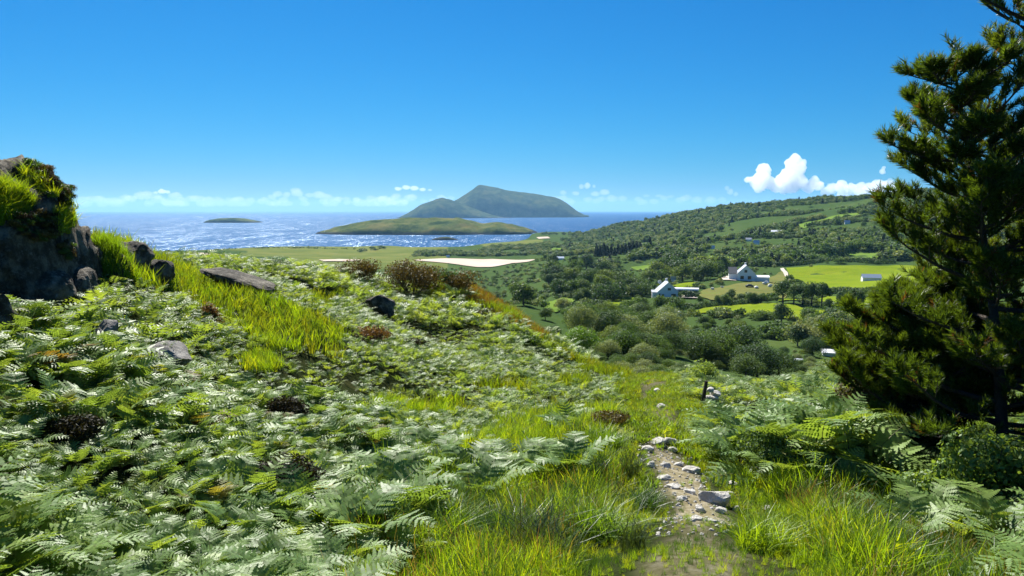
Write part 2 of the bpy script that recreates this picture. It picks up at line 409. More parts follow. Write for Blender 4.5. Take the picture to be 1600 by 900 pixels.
# a rough sea seen at a low angle: body colour of the water plus a wave-averaged reflection
df = N(t, 'ShaderNodeBsdfDiffuse'); df.inputs[0].default_value = (.008,.055,.155,1)
rf = N(t, 'ShaderNodeBsdfGlossy'); rf.inputs['Roughness'].default_value = .22; rf.inputs['Color'].default_value = (.7,.85,1,1)
t.links.new(b.outputs[0], rf.inputs['Normal'])
wt = N(t, 'ShaderNodeMixShader'); wt.inputs[0].default_value = .07
t.links.new(df.outputs[0], wt.inputs[1]); t.links.new(rf.outputs[0], wt.inputs[2])
t.links.new(wt.outputs[0], mx.inputs[1]); t.links.new(gs_.outputs[0], mx.inputs[2])
t.links.new(mx.outputs[0], out.inputs[0]); t.nodes.remove(p)
tag(put('sea', fast_mesh('sea', V, q, m)), kind='structure')

# ------------------------------------------------------------------ structure: islands
def island_mat(name, a, b_, c_, rock):
    m, t, out = newmat(name)
    p = N(t, 'ShaderNodeBsdfPrincipled'); p.inputs['Roughness'].default_value = 1; p.inputs['Specular IOR Level'].default_value = 0
    g = ramp(t, noise_n(t, .011, 9, .78), [(.38, a), (.5, b_), (.6, c_)])
    sp = N(t, 'ShaderNodeSeparateXYZ'); t.links.new(N(t, 'ShaderNodeTexCoord').outputs['Object'], sp.inputs[0])
    hz = mth(t, 'ADD', sp.outputs[2], mth(t, 'MULTIPLY', noise_n(t, .06, 4, .7), -12))
    mr = N(t, 'ShaderNodeMapRange'); mr.inputs[1].default_value = -3; mr.inputs[2].default_value = 1
    t.links.new(hz, mr.inputs[0])
    t.links.new(mixc(t, mr.outputs[0], rock, g), p.inputs['Base Color'])
    t.links.new(p.outputs[0], out.inputs[0]); return m
M['island_far'] = island_mat('far_island_heath', (.018,.03,.016), (.045,.065,.024), (.085,.09,.035), (.05,.046,.042))
M['island_near'] = island_mat('near_island_heath', (.022,.04,.016), (.08,.10,.03), (.14,.13,.045), (.04,.04,.04))
def island(name, prof, r0, depth, mat, rough, seed, nx=150, ny=44, pw=.7):
    px = np.array([a for a, b in prof], float); py = np.array([b for a, b in prof], float)
    xs = (px - 800) / F * r0
    zs = EYE - (py - 328) / F * r0
    X = np.linspace(xs[0], xs[-1], nx); H = np.interp(X, xs, zs)
    k = np.exp(-np.linspace(-2, 2, 7) ** 2); k /= k.sum()
    H = np.convolve(np.pad(H, 3, 'edge'), k, 'valid')
    H = np.maximum(H, 0); H[0] = H[-1] = -4
    v = np.linspace(-1, 1, ny)
    XX, VV = np.meshgrid(X, v)
    wid = depth * (0.35 + 0.65 * np.sqrt(np.clip(H / H.max(), 0, 1)))
    YY = r0 + VV * wid
    prof_c = np.clip(1 - np.abs(VV) ** 2.2, 0, 1) ** pw
    nz = fbm(XX / (depth * .5), YY / (depth * .5), 5, seed) + .5 * (1 - 2 * np.abs(fbm(XX / (depth * .25), YY / (depth * .25), 4, seed + 9)))
    ZZ = H * prof_c * (1 + .0 * nz) + rough * nz * prof_c * np.clip(1.1 - prof_c * .85, .2, 1) - 3 * (1 - prof_c) - 1.0
    V = np.stack([XX, YY, ZZ], -1).reshape(-1, 3)
    idx = np.arange(nx * ny).reshape(ny, nx)
    q = np.stack([idx[:-1, :-1], idx[:-1, 1:], idx[1:, 1:], idx[1:, :-1]], -1).reshape(-1, 4)
    return tag(put(name, fast_mesh(name, V, q, mat, True)), kind='structure')
island('island_mountain', [(660,341),(690,330),(712,314),(735,300),(750,289.5),(760,292),(775,295),(800,299.5),(840,305.5),(866,310),(884,318.5),(897,329),(908,337),(916,340)], 6400, 650, M['island_far'], 60, 3)
island('island_hill', [(624,343),(640,333),(662,319),(690,309.5),(708,314),(735,324),(770,336),(800,343)], 5700, 420, M['island_far'], 45, 8)
island('islet', [(322,349),(330,344),(345,341),(362,340),(380,341),(395,343.5),(414,349)], 3550, 90, M['island_near'], 9, 5, 60, 20, .4)
island('headland_island', [(494,366),(515,359),(545,352),(575,347),(610,345),(650,342.5),(690,341.5),(715,341),(735,345),(752,350),(775,347.5),(800,350),(825,357),(845,364)], 2000, 230, M['island_near'], 30, 12, 200, 50, .55)
island('skerry', [(668,376),(680,371),(700,369),(712,372),(725,377)], 1500, 26, M['island_near'], 5, 21, 40, 14, .4)

#@@VEG
# ------------------------------------------------------------------ scatter (geometry nodes) for what nobody could count
def scatter(name, pts, rot, scl, idx, meshes, label):
    n = len(pts)
    me = bpy.data.meshes.new(name); me.vertices.add(n)
    me.vertices.foreach_set('co', np.asarray(pts, np.float32).ravel())
    a = me.attributes.new('rot', 'FLOAT_VECTOR', 'POINT'); a.data.foreach_set('vector', np.asarray(rot, np.float32).ravel())
    a = me.attributes.new('scl', 'FLOAT_VECTOR', 'POINT')
    scl = np.asarray(scl, np.float32)
    if scl.ndim == 1: scl = np.repeat(scl[:, None], 3, 1)
    a.data.foreach_set('vector', scl.ravel())
    a = me.attributes.new('pick', 'INT', 'POINT'); a.data.foreach_set('value', np.asarray(idx, np.int32))
    o = put(name, me)
    g = bpy.data.node_groups.new(name + '_nodes', 'GeometryNodeTree')
    g.interface.new_socket('Geometry', in_out='INPUT', socket_type='NodeSocketGeometry')
    g.interface.new_socket('Geometry', in_out='OUTPUT', socket_type='NodeSocketGeometry')
    gi = g.nodes.new('NodeGroupInput'); go = g.nodes.new('NodeGroupOutput')
    ip = g.nodes.new('GeometryNodeInstanceOnPoints'); ti = g.nodes.new('GeometryNodeGeometryToInstance')
    for k, mm in enumerate(reversed(meshes)):
        po = bpy.data.objects.new(name + '_source', mm)
        oi = g.nodes.new('GeometryNodeObjectInfo'); oi.inputs['Object'].default_value = po
        oi.inputs['As Instance'].default_value = False
        g.links.new(oi.outputs['Geometry'], ti.inputs[0])
    def attr(nm, dt):
        q = g.nodes.new('GeometryNodeInputNamedAttribute'); q.data_type = dt; q.inputs['Name'].default_value = nm
        return q.outputs['Attribute']
    g.links.new(gi.outputs[0], ip.inputs['Points']); g.links.new(ti.outputs[0], ip.inputs['Instance'])
    ip.inputs['Pick Instance'].default_value = True
    g.links.new(attr('pick', 'INT'), ip.inputs['Instance Index'])
    g.links.new(attr('rot', 'FLOAT_VECTOR'), ip.inputs['Rotation'])
    g.links.new(attr('scl', 'FLOAT_VECTOR'), ip.inputs['Scale'])
    g.links.new(ip.outputs[0], go.inputs[0])
    md = o.modifiers.new('scatter', 'NODES'); md.node_group = g
    return tag(o, label, kind='stuff')

def jgrid(x0, x1, y0, y1, cell, keep=None):
    xs = np.arange(x0, x1, cell); ys = np.arange(y0, y1, cell)
    X, Y = np.meshgrid(xs, ys); X = X.ravel(); Y = Y.ravel()
    X = X + rng.uniform(-.5, .5, X.size) * cell; Y = Y + rng.uniform(-.5, .5, Y.size) * cell
    return X, Y
def sector(r0, r1, cell, amax=44):
    h = math.sin(R(amax)) * r1
    X, Y = jgrid(-h, h, 0, r1, cell)
    r = np.hypot(X, Y); a = np.abs(np.arctan2(X, Y))
    k = (r >= r0) & (r < r1) & (a < R(amax))
    return X[k], Y[k]

# ------------------------------------------------------------------ plant meshes
def quads_mesh(name, C, U, Wv, mat, tip=True):
    """diamond leaves: centre-base C, length vector U, half width vector Wv"""
    C = np.asarray(C); U = np.asarray(U); Wv = np.asarray(Wv); n = len(C)
    V = np.stack([C, C + U * .4 + Wv, C + U, C + U * .4 - Wv], 1).reshape(-1, 3)
    return V, np.arange(4 * n).reshape(n, 4)
def unit(v): return v / np.maximum(np.linalg.norm(v, axis=-1, keepdims=True), 1e-9)
def frond_geo(rg, L=.62, stipe=.42, npair=13, npin=8, e0=80, e1=-22, wide=.30):
    """one bracken frond: stalk rising, blade arching over; +x is outward"""
    nseg = 24; el = np.radians(np.concatenate([np.linspace(e0, e0 - 18, 8), np.linspace(e0 - 22, e1, nseg - 8)]))
    seg = np.concatenate([np.full(8, stipe / 8), np.full(nseg - 8, L / (nseg - 8))])
    sway = rg.uniform(-.3, .3)
    dx = np.stack([np.cos(el), np.sin(sway) * np.cos(el) * np.linspace(0, 1, nseg), np.sin(el)], 1); dx = unit(dx)
    P = np.vstack([[0, 0, 0], np.cumsum(dx * seg[:, None], 0)])
    C, U, Wv = [], [], []
    for i in range(npair):
        u = i / npair
        f = 8 + u * (nseg - 8); k = min(int(f), nseg - 1); b0 = P[k] + (P[k + 1] - P[k]) * (f - k); d = dx[k]
        side = unit(np.cross([0, 0, 1.], d)); nrm = np.cross(d, side)
        pl = wide * (1 - u) ** .85 * (0.75 + .25 * min(1, u * 6)) * rg.uniform(.88, 1.08) + .015
        for s in (-1, 1):
            pd_ = unit(side * s * .92 + d * (.32 + .25 * u) + nrm * rg.uniform(-.10, .16))
            pn = unit(nrm + side * rg.uniform(-.35, .35) + d * rg.uniform(-.25, .25)); ps = unit(np.cross(pn, pd_))
            if npin == 0:
                C.append(b0); U.append(pd_ * pl); Wv.append(ps * pl * .13)
                continue
            m_ = max(3, int(npin * (1 - u * .55)))
            cv = rg.uniform(-.12, .12)
            for j in range(m_):
                w = j / m_; bb = b0 + pd_ * pl * w - np.array([0, 0, .12 * pl * w * w]) + d * (pl * cv * w * w)
                hw_ = pl * .17 * (1 - w) ** .65 + .006
                C.append(bb); U.append(pd_ * pl / m_ * 1.75); Wv.append(ps * hw_ + pn * rg.uniform(-.10, .10) * hw_)
    V, Q = quads_mesh('f', C, U, Wv, None)
    # stalk
    tv, tq = tube([Vector(p) for p in P[::2]], list(np.linspace(.006, .0015, len(P[::2]))), 3)
    tq = [f for f in tq if len(f) == 4]
    b_ = len(V); V = np.vstack([V, np.array([tuple(v) for v in tv])]); Q2 = np.array(tq) + b_
    mi = np.concatenate([np.zeros(len(Q), int), np.ones(len(Q2), int)])
    return V, np.vstack([Q, Q2]), mi
def build(name, parts, mats):
    Vs, Qs, Ms = [], [], []; o = 0
    for V, Q, mi in parts:
        Vs.append(V); Qs.append(Q + o); Ms.append(mi if hasattr(mi, '__len__') else np.full(len(Q), mi)); o += len(V)
    me = fast_mesh(name, np.vstack(Vs), np.vstack(Qs), mats)
    me.polygons.foreach_set('material_index', np.concatenate(Ms).astype(np.int32)); me.update()
    return me
def rotz(V, a, tilt=0):
    c, s = math.cos(tilt), math.sin(tilt); V = np.stack([V[:, 0] * c + V[:, 2] * s, V[:, 1], -V[:, 0] * s + V[:, 2] * c], 1)
    c, s = math.cos(a), math.sin(a); return np.stack([V[:, 0] * c - V[:, 1] * s, V[:, 0] * s + V[:, 1] * c, V[:, 2]], 1)
def clump_mesh(name, seed, nf, npair, npin, mat, spread=.16, **kw):
    rg = np.random.default_rng(seed); parts = []
    for k in range(nf):
        V, Q, mi = frond_geo(rg, L=rg.uniform(.6, .95), stipe=rg.uniform(.25, .55), npair=npair, npin=npin, e0=rg.uniform(64, 86), e1=rg.uniform(-40, 0), wide=rg.uniform(.30, .42), **kw)
        V = rotz(V, 2 * math.pi * (k + rg.uniform(-.3, .3)) / nf) + np.array([rg.uniform(-spread, spread), rg.uniform(-spread, spread), 0])
        parts.append((V, Q, mi))
    return build(name, parts, [mat, M['stem']])
def blades_geo(rg, n, h, spread, width, lean=.5, seg=3):
    V, Q = [], []
    ang = rg.uniform(0, 2 * math.pi, n)
    for i in range(n):
        a = ang[i]; rr = spread * math.sqrt(rg.uniform()); hh = h * rg.uniform(.55, 1.1); ln = lean * rg.uniform(.2, 1.2)
        d = np.array([math.cos(a), math.sin(a), 0]); sd_ = np.array([-d[1], d[0], 0]); t2 = rg.uniform(0, 6.28)
        base = np.array([math.cos(t2) * rr, math.sin(t2) * rr, -.02]); o = len(V)
        sv = sd_ * math.cos(rg.uniform(-1, 1)) + d * math.sin(rg.uniform(-1, 1))
        for k in range(seg + 1):
            u = k / seg; c = base + d * (ln * hh * u * u) + np.array([0, 0, hh * (u - .28 * ln * u * u)])
            w = width * (1 - u ** 1.6) + .0006
            V.append(c - sv * w); V.append(c + sv * w)
        for k in range(seg): Q.append((o + 2 * k, o + 2 * k + 1, o + 2 * k + 3, o + 2 * k + 2))
    return np.array(V), np.array(Q)
def tuft_mesh(name, seed, n, h, spread, width, mat, lean=.5, seg=3):
    V, Q = blades_geo(np.random.default_rng(seed), n, h, spread, width, lean, seg)
    return fast_mesh(name, V, Q, mat)
def leaf_cloud(rg, n, size, rad, lumps=11, lr=.5, flat=0.0, fill=.25, elong=1.5):
    """leaf quads gathered in clumps over an ellipsoid crown of half-axes rad centred on the origin"""
    rad = np.array(rad)
    u = unit(rg.normal(size=(lumps, 3))); u[:, 2] = np.where(u[:, 2] < -.45, -u[:, 2], u[:, 2])
    lc = u * rad * rg.uniform(.35, .72, (lumps, 1)); lrad = lr * rg.uniform(.7, 1.25, lumps)
    k = rg.integers(0, lumps, n); w = unit(rg.normal(size=(n, 3)))
    rr = np.where(rg.uniform(size=n) < fill, rg.uniform(.3, .9, n), rg.uniform(.86, 1.06, n))
    C = lc[k] + w * (lrad[k] * rr)[:, None] * rad
    nr_ = unit(w + rg.normal(size=(n, 3)) * .55)
    U = unit(np.cross(nr_, rg.normal(size=(n, 3)))); Wv = np.cross(nr_, U)
    sz = size * rg.uniform(.6, 1.4, n)[:, None]
    return quads_mesh('l', C - U * sz * elong * .4, U * sz * elong, Wv * sz * .5, None)

BR_HI = [clump_mesh('bracken_clump', 100 + i, 4, 11, 8, M['bracken'] if i < 4 else M['bracken_yellow']) for i in range(5)]
BR_LO = [clump_mesh('bracken_clump', 200 + i, 6, 9, 0, M['bracken_pale'] if i > 2 else M['bracken']) for i in range(6)]
GR = [tuft_mesh('grass_tuft', 300 + i, 30, .36, .10, .0045, M['grass'] if i < 4 else M['grass_green'], .6) for i in range(5)]
GR_LOW = [tuft_mesh('grass_tuft', 310 + i, 26, .15, .10, .006, M['grass'] if i else M['grass_olive'], .9, 2) for i in range(3)]
GR_FAR = [tuft_mesh('grass_tuft', 320 + i, 26, .45, .22, .014, M['grass_olive'] if i else M['grass'], .6, 2) for i in range(3)]
GR_DRY = [tuft_mesh('dry_grass_tuft', 330 + i, 16, .42, .12, .003, M['grass_dry'], .5) for i in range(2)]
GR_ORG = [tuft_mesh('orange_grass_tuft', 335 + i, 26, .5, .22, .014, M['grass_orange'], .6, 2) for i in range(2)]
RUSH = [tuft_mesh('rush_tuft', 340 + i, 110, .62, .16, .0045, M['rush'], .75, 4) for i in range(2)]

# ------------------------------------------------------------------ where grows what (outlines seen on the ground)
P_GRASS = [(490,1400),(515,900),(540,800),(620,745),(700,722),(770,690),(840,645),(940,640),(985,660),(985,600),(985,580),(1045,580),(1080,640),(1098,690),(1140,738),(1200,768),(1300,758),(1390,750),(1410,800),(1480,850),(1600,860),(2000,1400)]
P_BANK = [(115,345),(190,350),(250,400),(330,445),(420,470),(545,520),(520,560),(420,545),(330,505),(200,435),(140,425)]
P_LEFT = [(-60,425),(60,428),(112,452),(90,482),(-60,485)]
P_CREST = [(590,440),(690,415),(760,428),(830,490),(900,548),(985,583),(975,600),(900,572),(800,515),(720,470),(640,465)]
P_ORANGE = [(695,405),(775,428),(815,462),(880,528),(830,528),(765,482),(715,458)]
ELL = [(405,568,38,16),(620,640,40,14),(790,610,45,12),(500,470,40,14),(700,640,45,13),(60,540,30,8),(880,600,40,10)]
def is_grass(px, py, x, y):
    nz = 26 * fbm(x * .9, y * .9, 3, 77)
    g = inpoly(px + nz, py + nz * .5, P_GRASS)
    for P in (P_BANK, P_LEFT): g |= inpoly(px + nz * .8, py + nz * .4, P)
    g |= inpoly(px + nz, py + nz * .8, P_CREST) & (fbm(x * .45, y * .45, 3, 78) > -.12)
    g |= inpoly(px + nz * .8, py, P_ORANGE)
    for cx, cy, a, b_ in ELL: g |= ((px - cx + nz) / a) ** 2 + ((py - cy) / b_) ** 2 < 1
    return g
def surf(X, Y):
    Z = ground(X, Y); px, py = proj(X, Y, Z); return Z, px, py
def rots(n, tilt=.18): return np.stack([rng.normal(0, tilt, n), rng.normal(0, tilt, n), rng.uniform(0, 6.283, n)], 1)

OUTC = at(-150, 17.2)     # rock outcrop on the left
def on_outcrop(X, Y): return ((X - OUTC.x) / 3.2) ** 2 + ((Y - OUTC.y) / 1.1) ** 2 < 1
HOLLOW = [(1150,655),(1290,655),(1300,735),(1180,740)]

# bracken carpet -------------------------------------------------------------
def bracken_mask(X, Y, r):
    Z, px, py = surf(X, Y)
    gr_ = is_grass(px, py, X, Y) & ~((fbm(X * .8, Y * .8, 3, 88) > .42) & (path_dist(X, Y) > 1.5) & (px < 1000) & (np.hypot(X, Y) < 22))
    k = ~gr_ & ~on_outcrop(X, Y) & (path_dist(X, Y) > 1.1) & ~((px > 930) & (np.hypot(X, Y) > 33))
    for cx, cy, a_, b_ in ((448,772,72,36),(1222,728,50,26),(118,682,42,20),(445,650,36,14)): k &= ((px - cx) / a_) ** 2 + ((py - cy) / b_) ** 2 > 1
    k &= fbm(X * .55, Y * .55, 3, 9) > -.5                      # gaps
    k &= ~((px > 1410) & (py > 690) & (rng.uniform(size=X.size) < .5))
    return k, Z, px, py
X, Y = sector(2.3, 15, .215)
k, Z, px, py = bracken_mask(X, Y, None)
X, Y, Z, px = X[k], Y[k], Z[k], px[k]
rr = np.hypot(X, Y)
order = np.argsort(rr)
vis = order[(np.abs(px[order] - 800) < 860) & (rr[order] > 3.0)]
NEAR = vis[:210]; rest = np.setdiff1d(np.arange(len(X)), NEAR)
scal = rng.uniform(.46, .70, len(X)) * (.50 + .60 * sstep(-.45, .5, fbm(X * .75, Y * .75, 2, 31))) * np.where((px > 1100) & (px < 1330), 1.75, 1.0)
scatter('bracken_carpet', np.stack([X, Y, Z - .05], 1)[rest], rots(len(rest), .26), scal[rest], np.where(rng.uniform(size=len(rest)) < .07, 4, rng.integers(0, 4, len(rest))), BR_HI, 'dense bracken fronds covering the near slope on both sides of the path')
# the nearest plants stand as things of their own
FR = []
for i in range(6):
    rg = np.random.default_rng(500 + i)
    V, Q, mi = frond_geo(rg, L=rg.uniform(.65, 1.0), stipe=rg.uniform(.25, .5), npair=13, npin=10, e0=rg.uniform(62, 84), e1=rg.uniform(-40, -5), wide=rg.uniform(.32, .42))
    FR.append(build('frond', [(V, Q, mi)], [M['bracken'], M['stem']]))
for i in NEAR:
    o = empty('bracken_fern', (X[i], Y[i], Z[i] - .05), rng.uniform(0, 6.28), float(scal[i]) * .88)
    where = next(w for lim, w in ((110, 'in the lower left corner of the picture'), (220, 'at the bottom edge right of the left corner'), (380, 'at the bottom edge below the big dark heather bush'), (800, 'at the bottom edge where bracken meets the bright grass'), (9999, 'in the lower right corner under the pine')) if px[i] < lim)
    tag(o, 'silvery green bracken fern ' + where, 'fern', 'nearest ferns ' + where)
    nf = int(rng.integers(4, 6)); a0 = rng.uniform(0, 6.28)
    for j in range(nf):
        put('frond', FR[int(rng.integers(0, 6))], o, (rng.uniform(-.12, .12), rng.uniform(-.12, .12), 0), (rng.normal(0, .15), rng.normal(0, .15), a0 + 6.283 * (j + rng.uniform(-.3, .3)) / nf))
X, Y = sector(15, 34, .34); k, Z, px, py = bracken_mask(X, Y, None)
X, Y, Z = X[k], Y[k], Z[k]; n = len(X)
sc1 = rng.uniform(.55, .8, n) * (.38 + .62 * sstep(-.45, .5, fbm(X * .4, Y * .4, 3, 32)))
scatter('bracken_slope', np.stack([X, Y, Z - .08], 1), rots(n, .2), sc1, rng.integers(0, 6, n), BR_LO, 'pale green bracken carpet on the middle slope')
X, Y = sector(34, 72, .48); k, Z, px, py = bracken_mask(X, Y, None)
X, Y, Z = X[k], Y[k], Z[k]; n = len(X)
scatter('bracken_crest', np.stack([X, Y, Z - .1], 1), rots(n, .2), rng.uniform(.55, 1.0, n), rng.integers(0, 6, n), BR_LO, 'bracken running over the crest of the hill')

# grass ----------------------------------------------------------------------
def grass_pts(r0, r1, cell, dens=1.0):
    X, Y = sector(r0, r1, cell); Z, px, py = surf(X, Y)
    k = is_grass(px, py, X, Y) & ~on_outcrop(X, Y)
    return X[k], Y[k], Z[k], px[k], py[k]
X, Y, Z, px, py = grass_pts(2.2, 9.5, .095)
pd = path_dist(X, Y); rr = np.hypot(X, Y)
bare = (pd + .25 * fbm(X * 1.3, Y * 1.3, 3, 5) < .26) & (rr > 7.3)
k = (~bare | (rng.uniform(size=X.size) < .12)) & ((pd > .45) | (rng.uniform(size=X.size) < .85))
X, Y, Z, pd = X[k], Y[k], Z[k], pd[k]; n = len(X)
low = sstep(.5, 1.35, pd + .2 * fbm(X, Y, 2, 3)); cl = fbm(X * 1.1, Y * 1.1, 3, 51)
gs = (.22 + .78 * low) * rng.uniform(.65, 1.2, n) * (1 + .85 * cl)
gk = np.where(fbm(X * 1.6, Y * 1.6, 3, 58) > .12, 4, rng.integers(0, 5, n))
scatter('meadow_grass', np.stack([X, Y, Z - .01], 1), rots(n, .18), gs, gk, GR, 'bright yellow green grass beside the path in the foreground')
k = rng.uniform(size=n) < .10 * (low > .6)
scatter('seeding_grass', np.stack([X, Y, Z], 1)[k], rots(k.sum(), .15), rng.uniform(.8, 1.3, k.sum()), rng.integers(0, 2, k.sum()), GR_DRY, 'pale dry seed stalks among the near grass')
X, Y, Z, px, py = grass_pts(9.5, 19, .15)
pd = path_dist(X, Y); rr = np.hypot(X, Y)
bare = (pd + .25 * fbm(X * 1.3, Y * 1.3, 3, 5) < .26) & (rr < 12.5)
k = ~bare | (rng.uniform(size=X.size) < .12)
X, Y, Z, pd = X[k], Y[k], Z[k], pd[k]; n = len(X)
gs = (.30 + .80 * sstep(.6, 1.3, pd)) * rng.uniform(.8, 1.3, n) * (1 + .45 * fbm(X * .8, Y * .8, 3, 52))
scatter('bank_grass', np.stack([X, Y, Z - .01], 1), rots(n, .15), gs, rng.integers(0, 5, n), GR, 'yellow green grass on the bank and along the path')
X, Y, Z, px, py = grass_pts(19, 66, .33)
pd = path_dist(X, Y); org = inpoly(px + 60 * fbm(X * .35, Y * .35, 3, 4), py, P_ORANGE) & (rng.uniform(size=X.size) < .85) & (np.hypot(X, Y) > 30)
n = len(X); gs = (.25 + .75 * sstep(.5, 1.3, pd)) * rng.uniform(.7, 1.35, n) * (1 + .4 * fbm(X * .4, Y * .4, 3, 53))
k = ~org
scatter('ridge_grass', np.stack([X, Y, Z - .02], 1)[k], rots(k.sum(), .15), gs[k], rng.integers(0, 3, k.sum()), GR_FAR, 'grass patches on the bank and the far crest')
if org.any(): scatter('orange_ridge_grass', np.stack([X, Y, Z - .02], 1)[org], rots(org.sum(), .15), gs[org], rng.integers(0, 2, org.sum()), GR_ORG, 'dry orange grass along the edge of the crest')
X, Y = sector(7, 33, .13, 30); pd = path_dist(X, Y); k = (pd < 1.2) & ((np.hypot(X, Y) > 12) | (pd > .5)) & ~((np.hypot(X, Y) > 15) & (pd < .4) & (fbm(X * .8, Y * .8, 3, 14) > .05)); X, Y = X[k], Y[k]; Z = ground(X, Y); n = len(X)
scatter('path_turf', np.stack([X, Y, Z - .01], 1), rots(n, .15), rng.uniform(.6, 1.2, n) * (1 + .5 * fbm(X, Y, 2, 8)), rng.integers(0, 3, n), GR_LOW, 'short trodden grass along the path')
#@@OBJ
# ------------------------------------------------------------------ rocks
def rock_mat(name, dark, mid, light, sc=1.0):
    m, t, out = newmat(name)
    p = N(t, 'ShaderNodeBsdfPrincipled'); p.inputs['Roughness'].default_value = .85; p.inputs['Specular IOR Level'].default_value = .25
    a = noise_n(t, 2.2 * sc, 8, .7); b_ = noise_n(t, 9 * sc, 6, .75)
    col = ramp(t, a, [(.38, dark), (.5, mid), (.62, light)])
    lich = ramp(t, b_, [(.55, (0, 0, 0)), (.64, (1, 1, 1))])
    t.links.new(mixc(t, mth(t, 'MULTIPLY', lich, .45), col, (.34,.33,.29)), p.inputs['Base Color'])
    bp = N(t, 'ShaderNodeBump'); bp.inputs['Strength'].default_value = 1.0; bp.inputs['Distance'].default_value = .18 / sc
    t.links.new(b_, bp.inputs['Height']); t.links.new(bp.outputs[0], p.inputs['Normal'])
    t.links.new(p.outputs[0], out.inputs[0]); return m
M['rock'] = rock_mat('weathered_rock', (.022,.018,.011), (.085,.070,.047), (.24,.21,.155))
M['rock_grey'] = rock_mat('lichened_grey_rock', (.13,.12,.105), (.24,.225,.20), (.38,.36,.32), 2)
M['rock_pale'] = rock_mat('pale_stone', (.52,.48,.42), (.70,.67,.60), (.82,.80,.75), 3)
def n3(V, f, seed):
    return vnoise(V[:, 0] * f + V[:, 2] * f * .7, V[:, 1] * f - V[:, 2] * f * .6, seed) * .6 + vnoise(V[:, 2] * f + 5, V[:, 0] * f * .8 + V[:, 1] * f * .5, seed + 3) * .6
def rock_mesh(name, seed, rad, amp=.22, sub=3, mat=None, flat=.0, facet=True):
    bm = bmesh.new(); bmesh.ops.create_icosphere(bm, subdivisions=sub, radius=1)
    V = np.array([v.co[:] for v in bm.verts])
    rg = np.random.default_rng(seed)
    for _ in range(9):                                     # shear planes give broken faces
        nn = unit(rg.normal(size=3)); dd = rg.uniform(.55, .85); e = V @ nn - dd
        V = V - np.where(e > 0, e, 0)[:, None] * nn * .9
    V = V * (1 + amp * (n3(V, 1.6, seed) + .5 * n3(V, 4, seed + 1) + .25 * n3(V, 9, seed + 2)))[:, None]
    V = V * np.array(rad)
    for v, c in zip(bm.verts, V): v.co = c
    me = bpy.data.meshes.new(name); bm.to_mesh(me); bm.free(); me.materials.append(mat or M['rock'])
    if not facet: me.polygons.foreach_set('use_smooth', np.ones(len(me.polygons), bool))
    return me
# big outcrop: a ridge of rock with a steep broken face, falling to the right
zb = EYE - 2.9; r0 = 15.2
prof = [(-420,430),(-380,300),(-300,238),(-200,225),(-100,228),(-40,236),(0,247),(40,264),(70,288),(88,306),(100,332),(108,360),(114,395),(120,445)]
nu, nv = 190, 120
pxs = np.linspace(-420, 120, nu); pys = np.interp(pxs, [a for a, b in prof], [b for a, b in prof])
xs = (pxs - 800) / F * r0; H = EYE - (pys - 328) / F * r0 - zb
U_, V_ = np.meshgrid(np.arange(nu), math.pi * (np.linspace(0, 1, nv) - np.sin(2 * math.pi * np.linspace(0, 1, nv)) * .85 / (2 * math.pi)))
XX = xs[U_]; HH = H[U_]
cy = 14.6 + (XX - xs[-1]) * -.10
YY = cy - np.sign(np.cos(V_)) * np.abs(np.cos(V_)) ** .8 * (1.0 + .22 * HH) + .5
ZZ = zb + HH * np.sin(V_) ** .62 - .3 * np.cos(V_) ** 2
Vt = np.stack([XX, YY, ZZ], -1).reshape(-1, 3)
d = .12 * n3(Vt, .9, 3) + .22 * n3(Vt * [1, 1, .5], 2.2, 6) + .20 * n3(Vt * [1, 1, .6], 5, 9) + .09 * n3(Vt, 11, 12)
d = d + .25 * np.abs(n3(Vt * [1.4, 1, .35], 1.7, 20)) - .22 * np.abs(n3(Vt * [1.2, 1, .8], 3.1, 25))
nrm = np.stack([np.zeros(Vt.shape[0]), -np.cos(V_).ravel(), np.sin(V_).ravel()], 1); nrm[:, 0] += .25
edge = np.minimum(1, np.minimum(U_, nu - 1 - U_) / 8).ravel()
Vt = Vt + nrm * (d * edge)[:, None]
idx = np.arange(nu * nv).reshape(nv, nu)
q = np.stack([idx[:-1, :-1], idx[:-1, 1:], idx[1:, 1:], idx[1:, :-1]], -1).reshape(-1, 4)
ome = fast_mesh('rock_outcrop', Vt, q, M['rock'])
tag(put('rock_outcrop', ome), 'dark rugged rock outcrop with grassy ledges at the left edge', 'rock outcrop')
OB = BVHTree.FromPolygons([tuple(v) for v in Vt], [tuple(f) for f in q])
def cast(px, py):
    az, s = ray(px, py); d = Vector((math.sin(az), math.cos(az), float(s))).normalized()
    return OB.ray_cast(Vector((0, 0, EYE)), d)
# grassy ledges, heather and small ferns growing on the outcrop
led = []; led2 = []
for _ in range(2600):
    px = random.uniform(-100, 150); py = random.uniform(235, 440)
    g = ((px + 5) / 58) ** 2 + ((py - 318) / 34) ** 2 < 1 - .5 * random.random()
    g = g or (((px - 98) / 22) ** 2 + ((py - 352) / 26) ** 2 < .7 - .4 * random.random()) or (abs(py - (252 + px * .62)) < 7 and px > 20 and random.random() < .35)
    h_ = (((px - 90) / 45) ** 2 + ((py - 298 - (px - 90) * .9) / 18) ** 2 < 1) or ((px - 60) / 45) ** 2 + ((py - 355) / 26) ** 2 < .8 or ((px - 105) / 20) ** 2 + ((py - 395) / 25) ** 2 < .5
    if not (g or h_): continue
    if h_ and not g and random.random() < .5: continue
    loc = cast(px, py)[0]
    if loc is not None: (led if g else led2).append(tuple(loc))
GR_LONG = [tuft_mesh('long_grass_tuft', 350 + i, 40, .34, .12, .006, M['grass'], .8) for i in range(3)]
HEA = []
